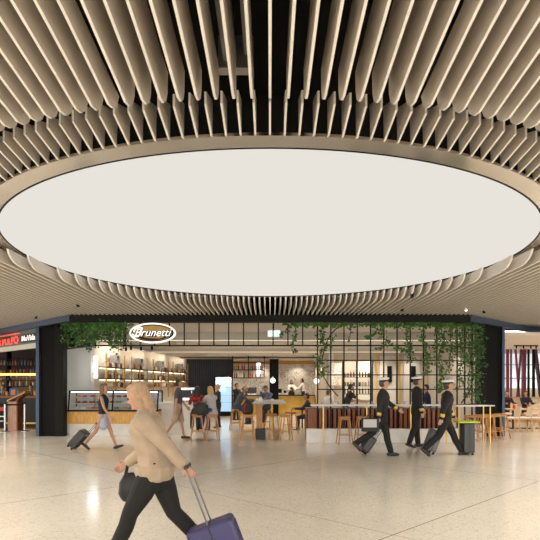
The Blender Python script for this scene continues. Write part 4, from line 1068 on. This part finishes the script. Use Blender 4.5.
mc = thing('menu_card', 'orange and blue card standing on the tapas bar', 'menu card', (PX(12.5,20.95), 21.0, 1.22))
MB().box(-.15,.15,0,.03,0,.30).build('card', mat('card_blue',(.04,.10,.45),.5), mc); MB().box(-.08,.09,-.008,0,.03,.24).build('print', mat('card_orange',(.8,.25,.03),.5), mc)
for px, c, lab in ((3,(.02,.02,.02),'bartender in black at the left frame edge of the bar'),(31,(.55,.5,.3),'bartender in pale shirt behind the left-hand bar')):
    person(lab, (PX(px,22.6), 22.6, 0), -PI/2+.3, 1.68, 8, legs=((3,2),(-3,2)), arms=((30,50,8),(30,50,8)), hair=('short',(.02,.015,.012)), top=(c,'short'), bottom=((.02,.02,.02),'trousers'), vox=.016)
for k in range(16):
    px = -2+k*2.8; 
    if abs(px-12) < 4: continue
    o = box_item(rnd.choice(['bottle','jar','glass']), rnd.choice([(.75,.7,.6),(.7,.45,.03),(.1,.1,.1),(.08,.06,.05)])); o.location = (PX(px,21.2), 21.25, 1.22)
    tag(o, 'drink or condiment container standing on the tapas bar top', 'container', 'containers on the tapas bar')
# host stand
hs_ = thing('host_stand', 'timber host stand with slanted reading top beside the rope posts', 'host stand', (PX(15.5,19.4), 19.4, 0))
MB().box(-.19,.13,-.2,.2,0,1.05).build('body', mat('pink_timber',(.58,.34,.25),.45,0,.2,8,stretch=(3,3,.5)), hs_, bevel=.006)
MB().box(.13,.17,-.21,.21,0,1.10).build('side_panel', M['redwood'], hs_)
mb = MB().add([(-.20,-.24,1.05),(.46,-.24,1.37),(.46,.24,1.37),(-.20,.24,1.05),(-.20,-.24,1.10),(.46,-.24,1.43),(.46,.24,1.43),(-.20,.24,1.10)],[(0,3,2,1),(4,5,6,7),(0,1,5,4),(1,2,6,5),(2,3,7,6),(3,0,4,7)])
mb.build('reading_top', M['woodl'], hs_)
mb = MB().add([(.10,-.2,1.1),(.14,-.2,1.1),(.42,-.2,1.34),(.38,-.2,1.36),(.10,.2,1.1),(.14,.2,1.1),(.42,.2,1.34),(.38,.2,1.36)],[(0,1,2,3),(7,6,5,4),(0,4,5,1),(1,5,6,2),(2,6,7,3),(3,7,4,0)]); mb.build('bracket', M['redwood'], hs_)
for px, d, lab in ((5,18.75,'chrome rope post left of the host stand'),(24.7,19.0,'chrome rope post right of the host stand')):
    t = thing('rope_post', lab, 'barrier post', (PX(px,d), d, 0))
    MB().lathe([(.17,0),(.17,.012),(.05,.03),(.035,.05)], n=20).build('base', M['chrome'], t); MB().cyl((0,0,.04), .035, .93, 14).build('pole', M['chrome'], t); MB().cyl((0,0,.97), .042, .07, 14).build('cap', M['steelblk'], t)
rb = thing('barrier_belt', 'black belt stretched between the two chrome rope posts', 'belt', (PX(5,18.75), 18.75, .95))
b0 = Vector(rb.location); e0 = Vector((PX(24.7,19.0),19.0,.95))-b0
MB().seg((0.04,.01),(e0.x-.04,e0.y-.01),-.03,.03,.006).build('webbing', M['steelblk'], rb)
# A-board at frame edge
ab = thing('menu_board', 'black menu board with red and white print at the left frame edge', 'board', (PX(-1,18.9), 19.1, 0))
MB().box(-.3,.14,0,.04,.1,1.0).build('panel', M['steelblk'], ab); MB().box(-.26,.1,-.01,0,.72,.86).build('red_print', mat('print_red',(.6,.03,.02),.5), ab); MB().box(-.26,.1,-.01,0,.5,.54).box(-.26,.06,-.01,0,.34,.37).build('white_print', M['porcelain'], ab)
for x in (-.28,.10): MB().box(x,x+.03,-.02,.2,0,.12).build('foot', M['steelblk'], ab)
struct(MB().box(-15,-7.5,20.0,25,.0,.012).build('floor_bar', mat('bar_timber_floor',(.22,.08,.035),.4,0,.3,6,stretch=(1,8,1))))

# ================================================================ RIGHT-HAND EATERY
struct(MB().box(7.5,14,25.6,25.7,0,3.5).build('wall_eatery_back', M['plaster']))
struct(MB().box(7.46,15,17.6,25.7,3.3,3.4).build('ceiling_eatery', mat('eatery_ceiling',(.72,.64,.56),.7)))
struct(MB().box(7.38,7.46,19.0,25.7,0,3.7).build('wall_eatery_side', M['plaster']))
struct(MB().box(15,15.1,17,25.7,0,3.7).build('wall_eatery_end', M['plaster']))
sky_m = mat('daylight_pane',(.7,.75,.8),.4,emit=(.85,.90,1),estr=.75)
wn = struct(MB().box(8.9,14,25.50,25.56,1.0,3.15).build('window_3', sky_m))
MB().box(8.9,14,25.44,25.5,1.95,2.0).box(9.4,14,25.44,25.5,2.6,2.64).build('window_bar', mat('blue_bar',(.30,.42,.55),.5), wn)
MB().box(8.9,14,25.44,25.5,1.0,1.5).build('window_panel', mat('pane_cream',(.75,.70,.6),.5), wn)
DM = 24.6
def post(pxa, pxb, m, lab, wd=.07):
    a = Vector((PX(pxa,DM), DM, 3.3)); b_ = Vector((PX(pxb,DM), DM, .9))
    t = thing('slanted_post', lab, 'post', (b_.x, b_.y, 0), 0, 'posts along the eatery window')
    o = MB().add([(a.x-b_.x-wd,-wd,3.3),(a.x-b_.x+wd,-wd,3.3),(a.x-b_.x+wd,wd,3.3),(a.x-b_.x-wd,wd,3.3),(-wd,-wd,0),(wd,-wd,0),(wd,wd,0),(-wd,wd,0)],[(0,1,2,3),(7,6,5,4),(0,4,5,1),(1,5,6,2),(2,6,7,3),(3,7,4,0)]).build('shaft', m, t)
    MB().box(-wd-.03,wd+.03,-wd-.03,wd+.03,0,.06).build('foot_plate', M['steelblk'], t)
post(507.5,507.5,M['maroon'],'maroon post nearest the blue column',.055); post(511,511,M['maroon'],'thin maroon post second from the blue column',.035)
post(515.5,521,M['maroon'],'maroon post slanting down to the right in the crossed pair',.04); post(521,515.5,M['maroon'],'maroon post slanting down to the left in the crossed pair',.04)
post(524,523.5,M['maroon'],'wide maroon post right of the crossed pair',.08); post(528.5,528.5,M['black'],'thin black post right of the wide maroon one',.04); post(533.5,533.5,M['black'],'thin black post near the right edge',.05)
post(535,544,mat('dark_plum',(.05,.008,.03),.4),'dark post slanting out of frame at the right edge',.07)
bq = thing('banquette', 'long cream banquette seat under the eatery window', 'bench', (11,24.0,0))
MB().box(-3.2,3,.3,.5,.42,1.05).build('backrest', M['cream'], bq, bevel=.03); MB().box(-3.2,3,-.2,.3,.38,.5).build('seat', M['cream'], bq, bevel=.03); MB().box(-3.2,3,-.15,.5,0,.38).build('base', M['woodl'], bq); MB().box(-3.2,3,.28,.52,1.05,1.1).build('top_rail', M['woodl'], bq)
def eat_chair(label):
    t = thing('dining_chair', label, 'chair', (0,0,0), 0, 'dining chairs in the eatery')
    MB().box(-.22,.22,-.22,.22,.44,.485).build('seat', M['woodl'], t, bevel=.01); MB().box(-.2,.2,-.2,.2,.485,.525).build('cushion', M['porcelain'], t, bevel=.015)
    MB().add([(.19,-.21,.55),(.22,-.21,.55),(.30,-.21,.88),(.27,-.21,.88),(.19,.21,.55),(.22,.21,.55),(.30,.21,.88),(.27,.21,.88)],[(0,1,2,3),(7,6,5,4),(0,4,5,1),(1,5,6,2),(2,6,7,3),(3,7,4,0)]).build('backrest', M['cream'], t)
    for sy in (-.19,.19):
        MB().loft([(-.22,sy,0),(-.19,sy,.46)], [.017]*2, n=8, round_ends=False).build('leg', M['woodl'], t)
        MB().loft([(.26,sy,0),(.19,sy,.46),(.27,sy,.80)], [.017]*3, n=8, round_ends=False).build('leg', M['woodl'], t)
    return t
c0 = eat_chair('cream-backed timber chair nearest the blue column'); c0.location = (PX(511,18.8), 18.8, 0)
for px, lab in ((523,'cream-backed timber chair second from the blue column'),(535,'cream-backed timber chair at the right frame edge')): dup(c0, (PX(px,18.8), 18.8, 0), 0, lab)
for px, lab in ((508,'cream-backed timber chair behind the first table, partly hidden'),(531,'cream-backed timber chair behind the second table, partly hidden')): dup(c0, (PX(px,21.6), 21.6, 0), 0.1, lab)
for px, lab, lab2 in ((513,'square timber dining table nearest the blue column','red sauce pot on the table nearest the blue column'),(527,'square timber dining table second from the blue column','red sauce pot on the second dining table'),(541,'square timber dining table cut by the right frame edge','red sauce pot at the right frame edge')):
    d = 20.2; t = thing('dining_table', lab, 'table', (PX(px,d), d, 0), 0, 'dining tables in the eatery')
    MB().box(-.26,.26,-.35,.35,.71,.75).build('tabletop', M['woodl'], t, bevel=.006); MB().cyl((0,0,.02), .03, .69, 10).build('pedestal', M['steelblk'], t); MB().cyl((0,0,0), .2, .02, 16).build('base', M['steelblk'], t)
    o = MB().lathe([(.05,0),(.055,.10),(.045,.16)], n=12).build('sauce_pot', mat('pot_red',(.55,.06,.02),.4), None, loc=(PX(px,d), d-.1, .75)); tag(o, lab2, 'pot')
for px, c, lab in ((506.5,(.03,.01,.015),'diner in dark red seated on the banquette by the blue column'),(525,(.012,.012,.03),'diner in dark clothes seated on the banquette beside the wide post')):
    person(lab, (PX(px,23.75), 23.75, 0), -PI/2, 1.72, 5, legs=((85,85),(85,85)), arms=((40,50,8),(40,50,8)), seat=.5, hair=('short',(.02,.015,.012)), top=(c,'long'), bottom=((.02,.02,.02),'trousers'), vox=.016)
tr_t = thing('track_light', 'black track light strip on the pale eatery ceiling', 'track light', (PX(526,22), 22, 3.25))
MB().box(-.5,.5,-.02,.02,0,.05).build('track', M['steelblk'], tr_t)
for x in (-.4,-.1,.2,.42): MB().cyl((x,0,-.09), .03, .09, 10).build('spot_head', M['steelblk'], tr_t)

# ================================================================ CEILING SPOTLIGHTS in the baffles
for k, (px, py, lab, e_) in enumerate(((466,309,'white round downlight in the slats above the dense ivy',0),(484,311.5,'dark spotlight in the slats near the right pillar',1),(402,309.5,'small dark spotlight in the slats above the left officer',2),(78,305,'slim dark fitting in the slats above the left pillar',3),(36,317,'dark spotlight in the slats above the neon sign',4),(412,296,'small dark fitting beside the disc on the right',5))):
    d = F*(3.66-EYE)/(385-py)
    t = thing('ceiling_spotlight', lab, 'spotlight', (PX(px,d), d, 3.62), 0)
    MB().cyl((0,0,0), .04, .12, 14).build('can', M['steelblk'] if e_ else M['porcelain'], t)
    MB().cyl((0,0,-.01), .035, .01, 14).build('lens', M['lit'] if e_ == 0 else M['dgrey'], t)
